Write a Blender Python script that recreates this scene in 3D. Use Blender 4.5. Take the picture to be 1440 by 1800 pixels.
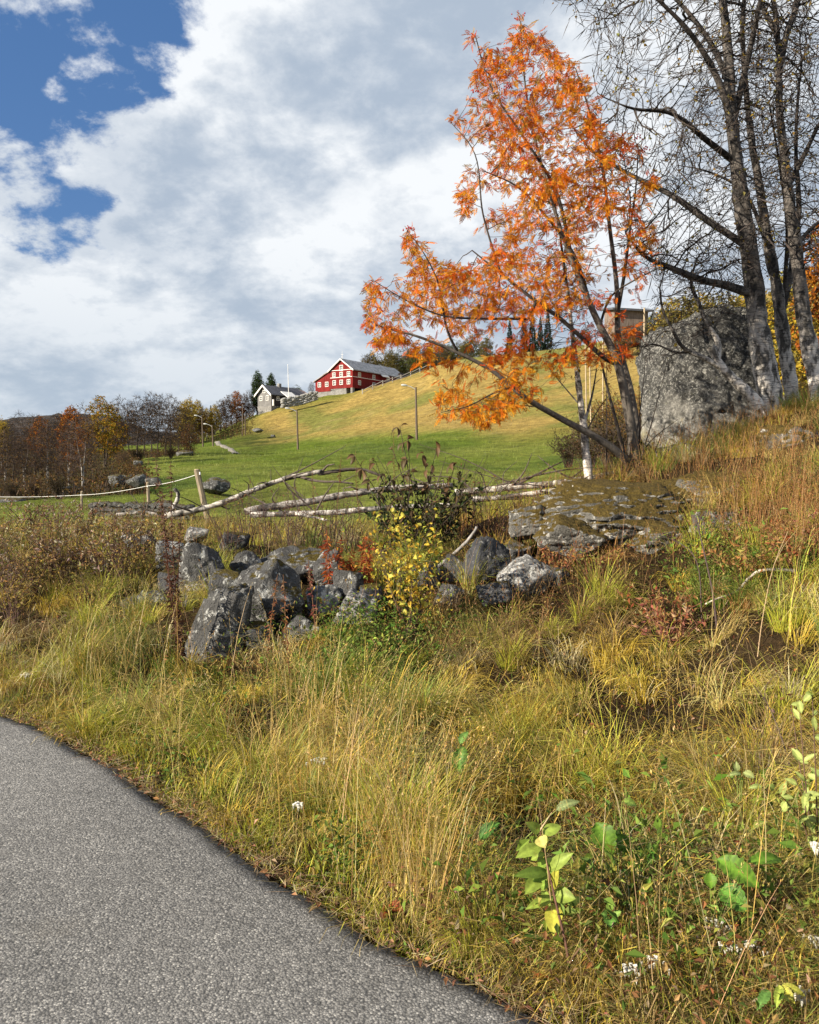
import bpy, math, random
import numpy as np
from mathutils import Vector, Matrix
R = math.radians
scene = bpy.context.scene
for o in list(bpy.data.objects): bpy.data.objects.remove(o)

# ------------------------------------------------------------------ camera, sky, sun, exposure
EYE = 1.6; FPX = 1450.0; PITCH = math.atan(70/1450)
cam = bpy.data.cameras.new('camera'); cam_o = bpy.data.objects.new('camera', cam)
scene.collection.objects.link(cam_o); scene.camera = cam_o
cam_o.location = (0, 0, EYE); cam_o.rotation_euler = (R(90)-PITCH, 0, 0)
cam.sensor_fit = 'HORIZONTAL'; cam.sensor_width = 36; cam.lens = 36*FPX/1440
cam.clip_start = 0.05; cam.clip_end = 9000
SUN_EL = R(25); SUN_DIR = Vector((-0.87, -0.49, 0)).normalized()*math.cos(SUN_EL) + Vector((0, 0, math.sin(SUN_EL)))

world = bpy.data.worlds.new('World'); scene.world = world; world.use_nodes = True
wt = world.node_tree; wt.nodes.clear()
def wn(t, **k):
    n = wt.nodes.new(t)
    for a, b in k.items(): setattr(n, a, b)
    return n
def wl(a, b): wt.links.new(a, b)
def wmath(op, a, b=None, c=None, clamp=False):
    n = wn('ShaderNodeMath', operation=op, use_clamp=clamp)
    for i, v in enumerate((a, b, c)):
        if v is None: continue
        if isinstance(v, (int, float)): n.inputs[i].default_value = v
        else: wl(v, n.inputs[i])
    return n.outputs[0]
def wnoise(vec, scale, detail, rough=.55, dist=0.0):
    n = wn('ShaderNodeTexNoise', noise_dimensions='3D'); wl(vec, n.inputs['Vector'])
    n.inputs['Scale'].default_value = scale; n.inputs['Detail'].default_value = detail
    n.inputs['Roughness'].default_value = rough; n.inputs['Distortion'].default_value = dist
    return n.outputs['Fac']
def wstep(x, lo, hi):
    n = wn('ShaderNodeMapRange', interpolation_type='SMOOTHSTEP'); wl(x, n.inputs[0])
    n.inputs[1].default_value = lo; n.inputs[2].default_value = hi
    return n.outputs[0]
def wmix(f, a, b):
    n = wn('ShaderNodeMix', data_type='RGBA')
    if isinstance(f, float): n.inputs[0].default_value = f
    else: wl(f, n.inputs[0])
    for i, v in ((6, a), (7, b)):
        if isinstance(v, tuple): n.inputs[i].default_value = v+(1,)
        else: wl(v, n.inputs[i])
    return n.outputs[2]
sky = wn('ShaderNodeTexSky', sky_type='NISHITA'); sky.sun_disc = False
sky.sun_elevation = SUN_EL; sky.sun_rotation = math.atan2(SUN_DIR.x, SUN_DIR.y)
sky.altitude = 500; sky.air_density = 1.0; sky.dust_density = .3; sky.ozone_density = 3.0
tc = wn('ShaderNodeTexCoord'); sp = wn('ShaderNodeSeparateXYZ'); wl(tc.outputs['Generated'], sp.inputs[0])
zz = wmath('ADD', wmath('MAXIMUM', sp.outputs[2], 0.0), 0.42)
px = wmath('DIVIDE', sp.outputs[0], zz); py = wmath('DIVIDE', sp.outputs[1], zz)
cb = wn('ShaderNodeCombineXYZ'); wl(px, cb.inputs[0]); wl(py, cb.inputs[1]); cb.inputs[2].default_value = 3.7
P2 = cb.outputs[0]
# cloud deck, thinning out to broken cloud towards the left
side = wmath('ADD', wmath('MULTIPLY', px, 1.0), wmath('MULTIPLY', py, 0.62))   # grows to the right / away
cover = wmath('MAXIMUM', wstep(side, .265, .44), wstep(sp.outputs[2], .30, .17))
n1 = wnoise(P2, 8.5, 8, .62, .1); n2 = wnoise(P2, 2.6, 3, .5, .2)
dens = wmath('ADD', wmath('ADD', wmath('MULTIPLY_ADD', n1, 1.5, -.25), wmath('MULTIPLY', n2, .45)), wmath('MULTIPLY', cover, .50))
mask = wstep(dens, .655, .90)
mp = wn('ShaderNodeMapping'); wl(P2, mp.inputs[0]); mp.inputs['Scale'].default_value = (1, 1.25, 1); mp.inputs['Rotation'].default_value = (0, 0, .5)
b1 = wnoise(mp.outputs[0], 3.0, 6, .56, .2); b2 = wnoise(P2, 11.0, 6, .62, .2)
bri = wmath('ADD', wmath('MULTIPLY', b1, .72), wmath('MULTIPLY', b2, .28))
edge = wstep(dens, 1.30, .92)
lum = wmath('ADD', wstep(bri, .39, .62), wmath('MULTIPLY', edge, .42), clamp=True)
cloud = wmix(lum, (2.1, 2.5, 3.05), (4.45, 4.6, 4.75))
low = wstep(sp.outputs[2], .30, .02)
cloud = wmix(wmath('MULTIPLY', low, .55), cloud, (2.25, 2.7, 3.2))
blue = wmix(.7, sky.outputs[0], (.22, .66, 1.7))
skyc = wmix(mask, blue, cloud)
bg = wn('ShaderNodeBackground'); bg.inputs[1].default_value = .1; wl(skyc, bg.inputs[0])
world.cycles.sampling_method = 'NONE'
wo = wn('ShaderNodeOutputWorld'); wl(bg.outputs[0], wo.inputs[0])

sun = bpy.data.lights.new('sun', 'SUN'); sun.energy = 5.0; sun.angle = R(.5); sun.color = (1, .90, .74)
sun_o = bpy.data.objects.new('sun', sun); scene.collection.objects.link(sun_o)
sun_o.rotation_euler = SUN_DIR.to_track_quat('Z', 'Y').to_euler()
vs = scene.view_settings; vs.view_transform = 'Standard'; vs.look = 'None'; vs.gamma = 1; vs.exposure = 1.08
vs.use_curve_mapping = False
scene.cycles.max_bounces = 6; scene.cycles.diffuse_bounces = 2; scene.cycles.glossy_bounces = 2
scene.cycles.transmission_bounces = 4; scene.cycles.transparent_max_bounces = 4

# ------------------------------------------------------------------ helpers
rng = np.random.default_rng(7); random.seed(7)
C = scene.collection
def at(u, v, y):
    dz = (900-v)/FPX; cp, s_ = math.cos(PITCH), math.sin(PITCH)
    d = np.array([(u-720)/FPX, cp+dz*s_, -s_+dz*cp])
    return d*(y/d[1]) + np.array([0, 0, EYE])
def project(p):
    p = np.asarray(p, float) - np.array([0, 0, EYE]); cp, s_ = math.cos(PITCH), math.sin(PITCH)
    w = p[..., 1]*cp - p[..., 2]*s_; h = p[..., 1]*s_ + p[..., 2]*cp
    return np.stack([720+FPX*p[..., 0]/w, 900-FPX*h/w], -1)
def sstep(x, a, b):
    t = np.clip((np.asarray(x, float)-a)/(b-a), 0, 1); return t*t*(3-2*t)
def _hash(ix, iy, iz, seed):
    n = (ix*374761393 + iy*668265263 + iz*2147483647 + seed*974711) & 0xffffffff
    n = ((n ^ (n >> 13))*1274126177) & 0xffffffff
    n = ((n ^ (n >> 16))*2246822519) & 0xffffffff
    return ((n ^ (n >> 15)) & 0xffffff)/float(0xffffff)
def vnoise(p, seed=0):
    p = np.asarray(p, float); i = np.floor(p).astype(np.int64); f = p-i; f = f*f*(3-2*f)
    r = 0
    for dx in (0, 1):
        for dy in (0, 1):
            for dz in (0, 1):
                w = (f[..., 0] if dx else 1-f[..., 0])*(f[..., 1] if dy else 1-f[..., 1])*(f[..., 2] if dz else 1-f[..., 2])
                r = r + w*_hash(i[..., 0]+dx, i[..., 1]+dy, i[..., 2]+dz, seed)
    return r
def fbm(p, octs=4, seed=0, gain=.5):
    p = np.asarray(p, float); a = 1; s = 0; t = 0
    for k in range(octs):
        s = s + a*(vnoise(p*(2.03**k)+k*17.3, seed+k)); t += a; a *= gain
    return s/t
def fbm2(x, y, scale, octs=4, seed=0):
    return fbm(np.stack([np.asarray(x)*scale, np.asarray(y)*scale, np.zeros_like(np.asarray(x, float))+.5], -1), octs, seed)

def mk(name, V, Q=None, T=None, col=None, mat=None, parent=None, smooth=False, loc=None):
    me = bpy.data.meshes.new(name); V = np.asarray(V, np.float32)
    if loc is not None: V = V - np.asarray(loc, np.float32)
    Q = np.zeros((0, 4), np.int32) if Q is None or len(Q) == 0 else np.asarray(Q, np.int32)
    T = np.zeros((0, 3), np.int32) if T is None or len(T) == 0 else np.asarray(T, np.int32)
    me.vertices.add(len(V)); me.vertices.foreach_set('co', V.ravel())
    lv = np.concatenate([Q.ravel(), T.ravel()]); me.loops.add(len(lv)); me.loops.foreach_set('vertex_index', lv)
    n = len(Q)+len(T); me.polygons.add(n)
    ls = np.concatenate([np.arange(len(Q))*4, len(Q)*4+np.arange(len(T))*3]).astype(np.int32)
    me.polygons.foreach_set('loop_start', ls)
    me.polygons.foreach_set('use_smooth', np.full(n, bool(smooth)))
    if col is not None:
        col = np.asarray(col, np.float32)
        if col.ndim == 1: col = np.tile(col, (len(V), 1))
        a = me.color_attributes.new('Col', 'FLOAT_COLOR', 'POINT')
        a.data.foreach_set('color', np.concatenate([col, np.ones((len(V), 1), np.float32)], 1).ravel())
    me.update(calc_edges=True); me.validate()
    if mat is not None: me.materials.append(mat)
    o = bpy.data.objects.new(name, me); C.objects.link(o)
    if parent is not None: o.parent = parent
    elif loc is not None: o.location = loc
    return o
def tag(o, label=None, cat=None, group=None, kind=None):
    if label: o['label'] = label
    if cat: o['category'] = cat
    if group: o['group'] = group
    if kind: o['kind'] = kind
    return o
def thing(name, label, cat, loc=(0, 0, 0), group=None):
    o = bpy.data.objects.new(name, None); C.objects.link(o); o.location = loc; o.empty_display_size = .2
    return tag(o, label, cat, group)
def link_copy(src, parent=None):
    o = src.copy(); C.objects.link(o); o.parent = parent; return o

# ---- materials
def nmat(name):
    m = bpy.data.materials.new(name); m.use_nodes = True; t = m.node_tree
    return m, t, t.nodes['Principled BSDF'], t.nodes['Material Output']
def N(t, ty, **k):
    n = t.nodes.new(ty)
    for a, b in k.items(): setattr(n, a, b)
    return n
def ramp(t, fac, stops):
    r = N(t, 'ShaderNodeValToRGB'); e = r.color_ramp.elements
    while len(e) < len(stops): e.new(.5)
    for i, (p, c) in enumerate(stops):
        e[i].position = p; e[i].color = (c, c, c, 1) if isinstance(c, (int, float)) else tuple(c)+(1,)
    t.links.new(fac, r.inputs[0]); return r.outputs[0]
def noise(t, scale, detail=4, rough=.55, vec=None, dist=0):
    n = N(t, 'ShaderNodeTexNoise'); n.inputs['Scale'].default_value = scale; n.inputs['Detail'].default_value = detail
    n.inputs['Roughness'].default_value = rough; n.inputs['Distortion'].default_value = dist
    if vec is not None: t.links.new(vec, n.inputs['Vector'])
    return n.outputs['Fac']
def mixc(t, f, a, b, mode='MIX'):
    n = N(t, 'ShaderNodeMix', data_type='RGBA', blend_type=mode)
    for i, v in ((0, f), (6, a), (7, b)):
        if isinstance(v, (int, float)): n.inputs[i].default_value = v
        elif isinstance(v, tuple): n.inputs[i].default_value = v+(1,)
        else: t.links.new(v, n.inputs[i])
    return n.outputs[2]
def objco(t, scale=(1, 1, 1), which='Object'):
    c = N(t, 'ShaderNodeTexCoord'); m = N(t, 'ShaderNodeMapping'); m.inputs['Scale'].default_value = scale
    t.links.new(c.outputs[which], m.inputs[0]); return m.outputs[0]
def bump(t, h, strength, dist, bsdf):
    b = N(t, 'ShaderNodeBump'); b.inputs['Strength'].default_value = strength; b.inputs['Distance'].default_value = dist
    t.links.new(h, b.inputs['Height']); t.links.new(b.outputs[0], bsdf.inputs['Normal'])

def leaf_mat(name, trans=.35, rough=.55, spec=.25):
    m, t, b, out = nmat(name)
    a = N(t, 'ShaderNodeAttribute', attribute_name='Col')
    t.links.new(a.outputs['Color'], b.inputs['Base Color'])
    b.inputs['Roughness'].default_value = rough; b.inputs['Specular IOR Level'].default_value = spec
    dk_ = mixc(t, 1.0, a.outputs['Color'], (.76, .76, .76), 'MULTIPLY'); t.links.new(dk_, b.inputs['Base Color'])
    tr = N(t, 'ShaderNodeBsdfTranslucent'); t.links.new(dk_, tr.inputs[0])
    mx = N(t, 'ShaderNodeMixShader'); mx.inputs[0].default_value = trans
    t.links.new(b.outputs[0], mx.inputs[1]); t.links.new(tr.outputs[0], mx.inputs[2]); t.links.new(mx.outputs[0], out.inputs[0])
    return m
M = {}
M['grass'] = leaf_mat('grass', .24, .5, .3)
M['leaf'] = leaf_mat('leaf', .36, .6, .12)
M['broad'] = leaf_mat('broad_leaf', .34, .5, .2)
t = M['broad'].node_tree; co_ = N(t, 'ShaderNodeTexCoord'); at_ = [n for n in t.nodes if n.type == 'ATTRIBUTE'][0]
c_ = mixc(t, 1.0, at_.outputs['Color'], ramp(t, noise(t, 60, 4, .6, co_.outputs['Object']), [(.3, .68), (.7, 1.25)]), 'MULTIPLY'); c_ = mixc(t, ramp(t, noise(t, 38, 3, .6, co_.outputs['Object']), [(.66, 0), (.72, .8)]), c_, (.22, .12, .04))
for n in list(t.nodes):
    if n.type == 'BSDF_PRINCIPLED': t.links.new(c_, n.inputs['Base Color'])
    if n.type == 'BSDF_TRANSLUCENT': t.links.new(c_, n.inputs[0])
def attr_mat(name, rough=.85, nscale=30, amp=.5, bumpd=.004, zs=1):
    m, t, b, out = nmat(name); a = N(t, 'ShaderNodeAttribute', attribute_name='Col')
    f = noise(t, nscale, 5, .6, objco(t, (1, 1, zs)))
    c = mixc(t, 1.0, a.outputs['Color'], ramp(t, f, [(.3, 1-amp), (.7, 1+amp*.6)]), 'MULTIPLY')
    t.links.new(c, b.inputs['Base Color']); b.inputs['Roughness'].default_value = rough; b.inputs['Specular IOR Level'].default_value = .2
    bump(t, f, .6, bumpd, b); return m
M['bark'] = attr_mat('bark', .85, 26, .5, .006, .35)
M['herb_stem'] = attr_mat('herb_stem', .8, 60, .3, .001)
def plain(name, col, rough=.7, nscale=8, amp=.25, bumpd=.003, metal=0, scale=(1, 1, 1), spec=.3):
    m, t, b, out = nmat(name); f = noise(t, nscale, 5, .6, objco(t, scale))
    c = mixc(t, 1.0, tuple(col), ramp(t, f, [(.3, 1-amp), (.7, 1+amp)]), 'MULTIPLY')
    t.links.new(c, b.inputs['Base Color']); b.inputs['Roughness'].default_value = rough; b.inputs['Metallic'].default_value = metal
    b.inputs['Specular IOR Level'].default_value = spec
    if bumpd: bump(t, f, .5, bumpd, b)
    return m
def birch_mat(name):
    # white bark flaking to dark: rough black patches and thin level lenticels
    m, t, b, out = nmat(name); a = N(t, 'ShaderNodeAttribute', attribute_name='Col')
    lent = ramp(t, noise(t, 1, 3, .6, objco(t, (9, 9, 60))), [(.52, 1), (.62, .35)])
    patch = ramp(t, noise(t, 1, 6, .65, objco(t, (7, 7, 3.2)), .6), [(.46, 1), (.58, .16)])
    c = mixc(t, 1.0, a.outputs['Color'], lent, 'MULTIPLY'); c = mixc(t, 1.0, c, patch, 'MULTIPLY')
    t.links.new(c, b.inputs['Base Color']); b.inputs['Roughness'].default_value = .75; b.inputs['Specular IOR Level'].default_value = .25
    bump(t, patch, .7, .008, b); return m
M['birch'] = birch_mat('birch_bark')
def rock_mat(name, dark=(.040, .039, .038), mid=(.135, .133, .128), pale=(.50, .50, .47), lich=.56, moss=0.0, mosscol=(.10, .075, .012), sc=1.0):
    m, t, b, out = nmat(name); co = objco(t)
    f1 = noise(t, 3.2*sc, 8, .66, co, .4); f2 = noise(t, 11*sc, 8, .72, co, .7); f3 = noise(t, 55*sc, 4, .6, co)
    c = mixc(t, ramp(t, f1, [(.36, 0), (.62, 1)]), dark, mid)
    c = mixc(t, ramp(t, f3, [(.3, 0), (.75, .55)]), c, tuple(x*.45 for x in mid))
    c = mixc(t, ramp(t, f2, [(lich-.02, 0), (lich+.06, .85)]), c, pale)
    c = mixc(t, ramp(t, noise(t, 5*sc, 6, .7, co), [(.62, 0), (.72, .6)]), c, (.20, .20, .09))
    if moss > 0:
        g = N(t, 'ShaderNodeNewGeometry'); s = N(t, 'ShaderNodeSeparateXYZ'); t.links.new(g.outputs['Normal'], s.inputs[0])
        ad = N(t, 'ShaderNodeMath', operation='ADD'); t.links.new(s.outputs[2], ad.inputs[0])
        nm = N(t, 'ShaderNodeMath', operation='MULTIPLY_ADD'); t.links.new(noise(t, 4.5*sc, 7, .7, co), nm.inputs[0]); nm.inputs[1].default_value = 2.4; nm.inputs[2].default_value = -1.2
        t.links.new(nm.outputs[0], ad.inputs[1])
        mc = mixc(t, ramp(t, noise(t, 30, 4, .6, co), [(.35, 0), (.65, 1)]), tuple(x*.45 for x in mosscol), mosscol)
        c = mixc(t, ramp(t, ad.outputs[0], [(1-moss-.1, 0), (1-moss+.06, 1)]), c, mc)
    t.links.new(c, b.inputs['Base Color']); b.inputs['Roughness'].default_value = .92; b.inputs['Specular IOR Level'].default_value = .2
    hh = N(t, 'ShaderNodeMath', operation='MULTIPLY_ADD'); t.links.new(f2, hh.inputs[0]); hh.inputs[1].default_value = .8; t.links.new(f3, hh.inputs[2])
    bump(t, hh.outputs[0], 1.0, .035, b); return m
M['rock'] = rock_mat('rock', moss=.12)
M['rock_pale'] = rock_mat('rock_pale', (.085, .084, .08), (.21, .208, .2), (.55, .54, .50), .50)
M['rock_dark'] = rock_mat('rock_dark', (.03, .032, .036), (.11, .11, .115), (.45, .44, .42), .60, moss=.2)
M['rock_big'] = rock_mat('rock_big', (.028, .028, .027), (.12, .117, .11), (.42, .41, .37), .535, sc=2.2)
def crust(m, z0, z1):
    t = m.node_tree; b = t.nodes['Principled BSDF']; old = b.inputs['Base Color'].links[0].from_socket; co = objco(t); sp = N(t, 'ShaderNodeSeparateXYZ'); t.links.new(co, sp.inputs[0])
    ad = N(t, 'ShaderNodeMath', operation='MULTIPLY_ADD'); t.links.new(noise(t, 2.2, 7, .65, co, .5), ad.inputs[0]); ad.inputs[1].default_value = 2.2; t.links.new(sp.outputs[2], ad.inputs[2])
    mr = N(t, 'ShaderNodeMapRange'); t.links.new(ad.outputs[0], mr.inputs[0]); mr.inputs[1].default_value = z0; mr.inputs[2].default_value = z1
    pale = mixc(t, ramp(t, noise(t, 9, 9, .78, co, .8), [(.42, 0), (.58, 1)]), (.10, .095, .085), (.48, .46, .41)); pale = mixc(t, ramp(t, noise(t, 1.7, 5, .6, co), [(.58, 0), (.68, .7)]), pale, (.40, .36, .20))
    t.links.new(mixc(t, mr.outputs[0], pale, old), b.inputs['Base Color'])
crust(M['rock_big'], .15, .75)
M['rock_moss'] = rock_mat('rock_moss', (.06, .058, .05), (.20, .19, .17), (.55, .53, .48), .55, moss=.60, mosscol=(.115, .08, .018))

# ---- swept tubes (many chains at once)
def tubes(chains, sides, cols=None):
    P, Rr, Q, CC = [], [], [], []; off = 0; ref = []; tan = []
    for k, (p, r) in enumerate(chains):
        p = np.asarray(p, float); n = len(p)
        tg = np.gradient(p, axis=0); tg /= np.linalg.norm(tg, axis=1, keepdims=True)+1e-9
        d = np.abs(tg.mean(0)); a = np.zeros(3); a[int(np.argmin(d))] = 1
        P.append(p); Rr.append(np.broadcast_to(np.asarray(r, float), (n,))); tan.append(tg); ref.append(np.tile(a, (n, 1)))
        if cols is not None: CC.append(np.tile(np.asarray(cols[k], float), (n, 1)) if np.ndim(cols[k]) == 1 else cols[k])
        i = np.arange(n-1)[:, None]*sides+off; j = np.arange(sides)[None]; j2 = (j+1) % sides
        Q.append(np.stack([i+j, i+j2, i+sides+j2, i+sides+j], -1).reshape(-1, 4)); off += n*sides
    P = np.concatenate(P); Rr = np.concatenate(Rr); tan = np.concatenate(tan); ref = np.concatenate(ref)
    a = np.cross(tan, ref); a /= np.linalg.norm(a, axis=1, keepdims=True)+1e-9; b = np.cross(tan, a)
    th = np.arange(sides)*2*math.pi/sides
    V = P[:, None]+Rr[:, None, None]*(a[:, None]*np.cos(th)[None, :, None]+b[:, None]*np.sin(th)[None, :, None])
    c = np.repeat(np.concatenate(CC), sides, 0) if cols is not None else None
    return V.reshape(-1, 3), np.concatenate(Q), c
def smooth_line(pts, n):
    pts = np.asarray(pts, float); d = np.r_[0, np.cumsum(np.linalg.norm(np.diff(pts, axis=0), axis=1))]
    t = np.linspace(0, d[-1], n); tang = np.gradient(pts, d, axis=0) if len(pts) > 2 else np.tile((pts[-1]-pts[0])/d[-1], (len(pts), 1))
    k = np.clip(np.searchsorted(d, t, side='right')-1, 0, len(d)-2); h = d[k+1]-d[k]; s = ((t-d[k])/h)[:, None]; h = h[:, None]
    return (2*s**3-3*s**2+1)*pts[k]+(s**3-2*s**2+s)*h*tang[k]+(-2*s**3+3*s**2)*pts[k+1]+(s**3-s**2)*h*tang[k+1]
class Acc:
    def __init__(s): s.V = []; s.Q = []; s.T = []; s.C = []; s.n = 0
    def add(s, V, Q=None, T=None, col=None):
        V = np.asarray(V, float)
        if Q is not None and len(Q): s.Q.append(np.asarray(Q)+s.n)
        if T is not None and len(T): s.T.append(np.asarray(T)+s.n)
        if col is not None:
            col = np.asarray(col, float); s.C.append(np.tile(col, (len(V), 1)) if col.ndim == 1 else col)
        s.V.append(V); s.n += len(V)
    def box(s, x0, x1, y0, y1, z0, z1, fr=None, col=None):
        V = np.array([[x, y, z] for z in (z0, z1) for y in (y0, y1) for x in (x0, x1)], float)
        if fr is not None: V = fr(V)
        s.add(V, Q=[[0, 2, 3, 1], [4, 5, 7, 6], [0, 1, 5, 4], [2, 6, 7, 3], [0, 4, 6, 2], [1, 3, 7, 5]], col=col)
    def build(s, name, mat, parent=None, smooth=False, loc=None):
        return mk(name, np.concatenate(s.V), np.concatenate(s.Q) if s.Q else None, np.concatenate(s.T) if s.T else None,
                  np.concatenate(s.C) if s.C else None, mat, parent, smooth, loc)

# ---- grass blades: bent ribbons, one colour pair per blade
def blades(root, az, length, width, lean, droop, col, tipcol=None, levels=(0, .34, .68, 1.0), twist=None):
    n = len(root); L = len(levels); pos = np.zeros((n, L, 3)); pos[:, 0] = root
    hx = np.stack([np.cos(az), np.sin(az)], -1)
    for k in range(1, L):
        tm = (levels[k]+levels[k-1])/2; th = np.minimum(lean+droop*tm**1.3, 2.6); ds = length*(levels[k]-levels[k-1])
        pos[:, k, :2] = pos[:, k-1, :2]+hx*(np.sin(th)*ds)[:, None]; pos[:, k, 2] = pos[:, k-1, 2]+np.cos(th)*ds
    tw = rng.uniform(0, math.pi, n) if twist is None else twist
    wv = np.stack([-np.sin(az)*np.cos(tw)+np.cos(az)*np.sin(tw)*.6, np.cos(az)*np.cos(tw)+np.sin(az)*np.sin(tw)*.6, .35*np.sin(tw)], -1)
    prof = np.interp(levels, [0, .3, .75, 1], [.8, 1, .7, .08])
    V = []; cs = []
    tipcol = col if tipcol is None else tipcol
    for k in range(L-1):
        w = (width*prof[k]*.5)[:, None]; V += [pos[:, k]-wv*w, pos[:, k]+wv*w]
        cc = col+(tipcol-col)*levels[k]; cs += [cc, cc]
    V.append(pos[:, -1]); cs.append(tipcol)
    nv = 2*(L-1)+1; V = np.stack(V, 1).reshape(-1, 3); cs = np.stack(cs, 1).reshape(-1, 3)
    b = (np.arange(n)*nv)[:, None]
    Q = np.concatenate([b+np.array([[2*k, 2*k+1, 2*k+3, 2*k+2]]) for k in range(L-2)])
    T = b+np.array([[2*(L-2), 2*(L-2)+1, 2*(L-1)]])
    return V, Q, T, cs
# ---- simple leaves: folded rhombs with random or given frames
def leaves(pos, axis, up, length, width, col, fold=.25, six=False, curl=.2):
    n = len(pos); axis = axis/(np.linalg.norm(axis, axis=1, keepdims=True)+1e-9)
    side = np.cross(axis, up); side /= np.linalg.norm(side, axis=1, keepdims=True)+1e-9; nor = np.cross(side, axis)
    L = np.asarray(length)[:, None]; W = np.asarray(width)[:, None]
    if not six:
        V = np.stack([pos, pos+axis*L*.45+side*W*.5+nor*W*fold, pos+axis*L-nor*L*curl, pos+axis*L*.45-side*W*.5+nor*W*fold], 1)
        b = (np.arange(n)*4)[:, None]; T = np.concatenate([b+np.array([[0, 1, 2]]), b+np.array([[0, 2, 3]])]); k = 4
    else:
        V = np.stack([pos, pos+axis*L*.3+side*W*.46+nor*W*fold, pos+axis*L*.65+side*W*.4+nor*(W*fold-L*curl*.4), pos+axis*L-nor*L*curl,
                      pos+axis*L*.65-side*W*.4+nor*(W*fold-L*curl*.4), pos+axis*L*.3-side*W*.46+nor*W*fold,
                      pos+axis*L*.35, pos+axis*L*.7-nor*L*curl*.45], 1)
        b = (np.arange(n)*8)[:, None]
        T = np.concatenate([b+np.array([x]) for x in ([0, 1, 6], [0, 6, 5], [1, 2, 7], [1, 7, 6], [6, 7, 4], [6, 4, 5], [2, 3, 7], [7, 3, 4])]); k = 8
    return V.reshape(-1, 3), T, np.repeat(col, k, 0)
def rdir(n, zb=0.0, zs=1.0):
    d = rng.normal(size=(n, 3)); d[:, 2] = d[:, 2]*zs+zb; return d/np.linalg.norm(d, axis=1, keepdims=True)
def pick(pal, n, jit=.12):
    pal = np.asarray(pal, float); c = pal[rng.integers(0, len(pal), n)]
    return np.clip(c*(1+rng.normal(0, jit, (n, 1)))*(1+rng.normal(0, jit*.4, (n, 3))), .004, .9)

# ---- space colonisation tree growth
def colonize(nodes, par, att, step, di, dk, iters, jit=.25, trop=(0, 0, 0)):
    cap = len(nodes)+60000; X = np.zeros((cap, 3)); X[:len(nodes)] = nodes; par = list(par); n = len(nodes)
    A = np.asarray(att, float); trop = np.asarray(trop)
    D = np.linalg.norm(A[:, None]-X[None, :n], axis=2); near = D.argmin(1); dist = D.min(1); grown = {}
    for it in range(iters):
        act = dist < di
        if not act.any():
            if len(A) == 0: break
            act = dist < dist.min()+step
        ids = near[act]; dv = A[act]-X[ids]; dv /= np.linalg.norm(dv, axis=1, keepdims=True)+1e-9
        uq, inv = np.unique(ids, return_inverse=True); S = np.zeros((len(uq), 3)); np.add.at(S, inv, dv)
        S /= np.linalg.norm(S, axis=1, keepdims=True)+1e-9
        S += rng.normal(0, jit, S.shape)+trop; S /= np.linalg.norm(S, axis=1, keepdims=True)+1e-9
        keep = np.array([grown.get(int(i), 0) < 3 for i in uq])
        new = (X[uq]+S*step)[keep]; uq = uq[keep]
        for i in uq: grown[int(i)] = grown.get(int(i), 0)+1
        if len(new) == 0 or n+len(new) > cap: 
            bad = act & np.isin(near, ids); A = A[~bad]; near = near[~bad]; dist = dist[~bad]
            if len(A) == 0: break
            continue
        X[n:n+len(new)] = new; par += [int(i) for i in uq]
        D = np.linalg.norm(A[:, None]-new[None], axis=2); m = D.argmin(1); dm = D[np.arange(len(A)), m]
        b = dm < dist; near[b] = n+m[b]; dist[b] = dm[b]; n += len(new)
        k = dist > dk; A = A[k]; near = near[k]; dist = dist[k]
        if len(A) == 0: break
    return X[:n].copy(), np.array(par)
def radii_of(par, r0, ex):
    n = len(par); acc = np.zeros(n); cnt = np.zeros(n, int)
    for i in range(n-1, -1, -1):
        if acc[i] == 0: acc[i] = r0**ex
        if par[i] >= 0: acc[par[i]] += acc[i]; cnt[par[i]] += 1
    return acc**(1/ex), cnt
def chains_of(X, par, rad):
    n = len(X); kids = [[] for _ in range(n)]
    for i, p in enumerate(par):
        if p >= 0: kids[p].append(i)
    out = []; stack = [i for i in range(n) if par[i] < 0]; stack = [(i, None) for i in stack]
    while stack:
        i, p = stack.pop(); idx = [] if p is None else [p]
        while True:
            idx.append(i)
            if not kids[i]: break
            ks = sorted(kids[i], key=lambda q: -rad[q])
            for q in ks[1:]: stack.append((q, i))
            i = ks[0]
        if len(idx) > 1:
            r = rad[idx].copy()
            if p is not None: r[0] = min(r[0], r[1]*1.15)
            out.append((X[idx], r, idx))
    return out

# ------------------------------------------------------------------ the land
def on_zero(u, v, z=0.0):
    a = at(u, v, 1.0)-np.array([0, 0, EYE]); return a*((z-EYE)/a[2])+np.array([0, 0, EYE])
EDGE_PX = [(0, 1257), (70, 1278), (130, 1308), (200, 1350), (300, 1412), (400, 1478), (500, 1548), (580, 1603), (650, 1645), (745, 1690), (860, 1742), (975, 1800)]
EW = np.array([on_zero(u, v)[:2] for u, v in EDGE_PX])
e_dir = np.array([-.7071, .7071]); n_dir = np.array([.7071, .7071])
es = EW@e_dir; en = EW@n_dir; o_ = np.argsort(es); es, en = es[o_], en[o_]
sl0 = (en[1]-en[0])/(es[1]-es[0]); sl1 = (en[-1]-en[-3])/(es[-1]-es[-3])
es = np.r_[es[0]-40, es[0]-4, es, es[-1]+5, es[-1]+60]; en = np.r_[en[0]-sl0*8-3, en[0]-sl0*4, en, en[-1]+sl1*5, en[-1]+sl1*20-8]
def road_d(x, y):
    p = np.stack([x, y], -1); s = p@e_dir; return p@n_dir-np.interp(s, es, en)
CT = []   # (a=x/y, y, z)
def row(y, **k):
    for a, z in k['pts']: CT.append((a, y, z))
A_ = (-.62, -.5, -.25, 0, .2, .35, .5, .65)
def rw(y, *z): row(y, pts=[(a, q) for a, q in zip(A_, z) if q is not None])
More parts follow.
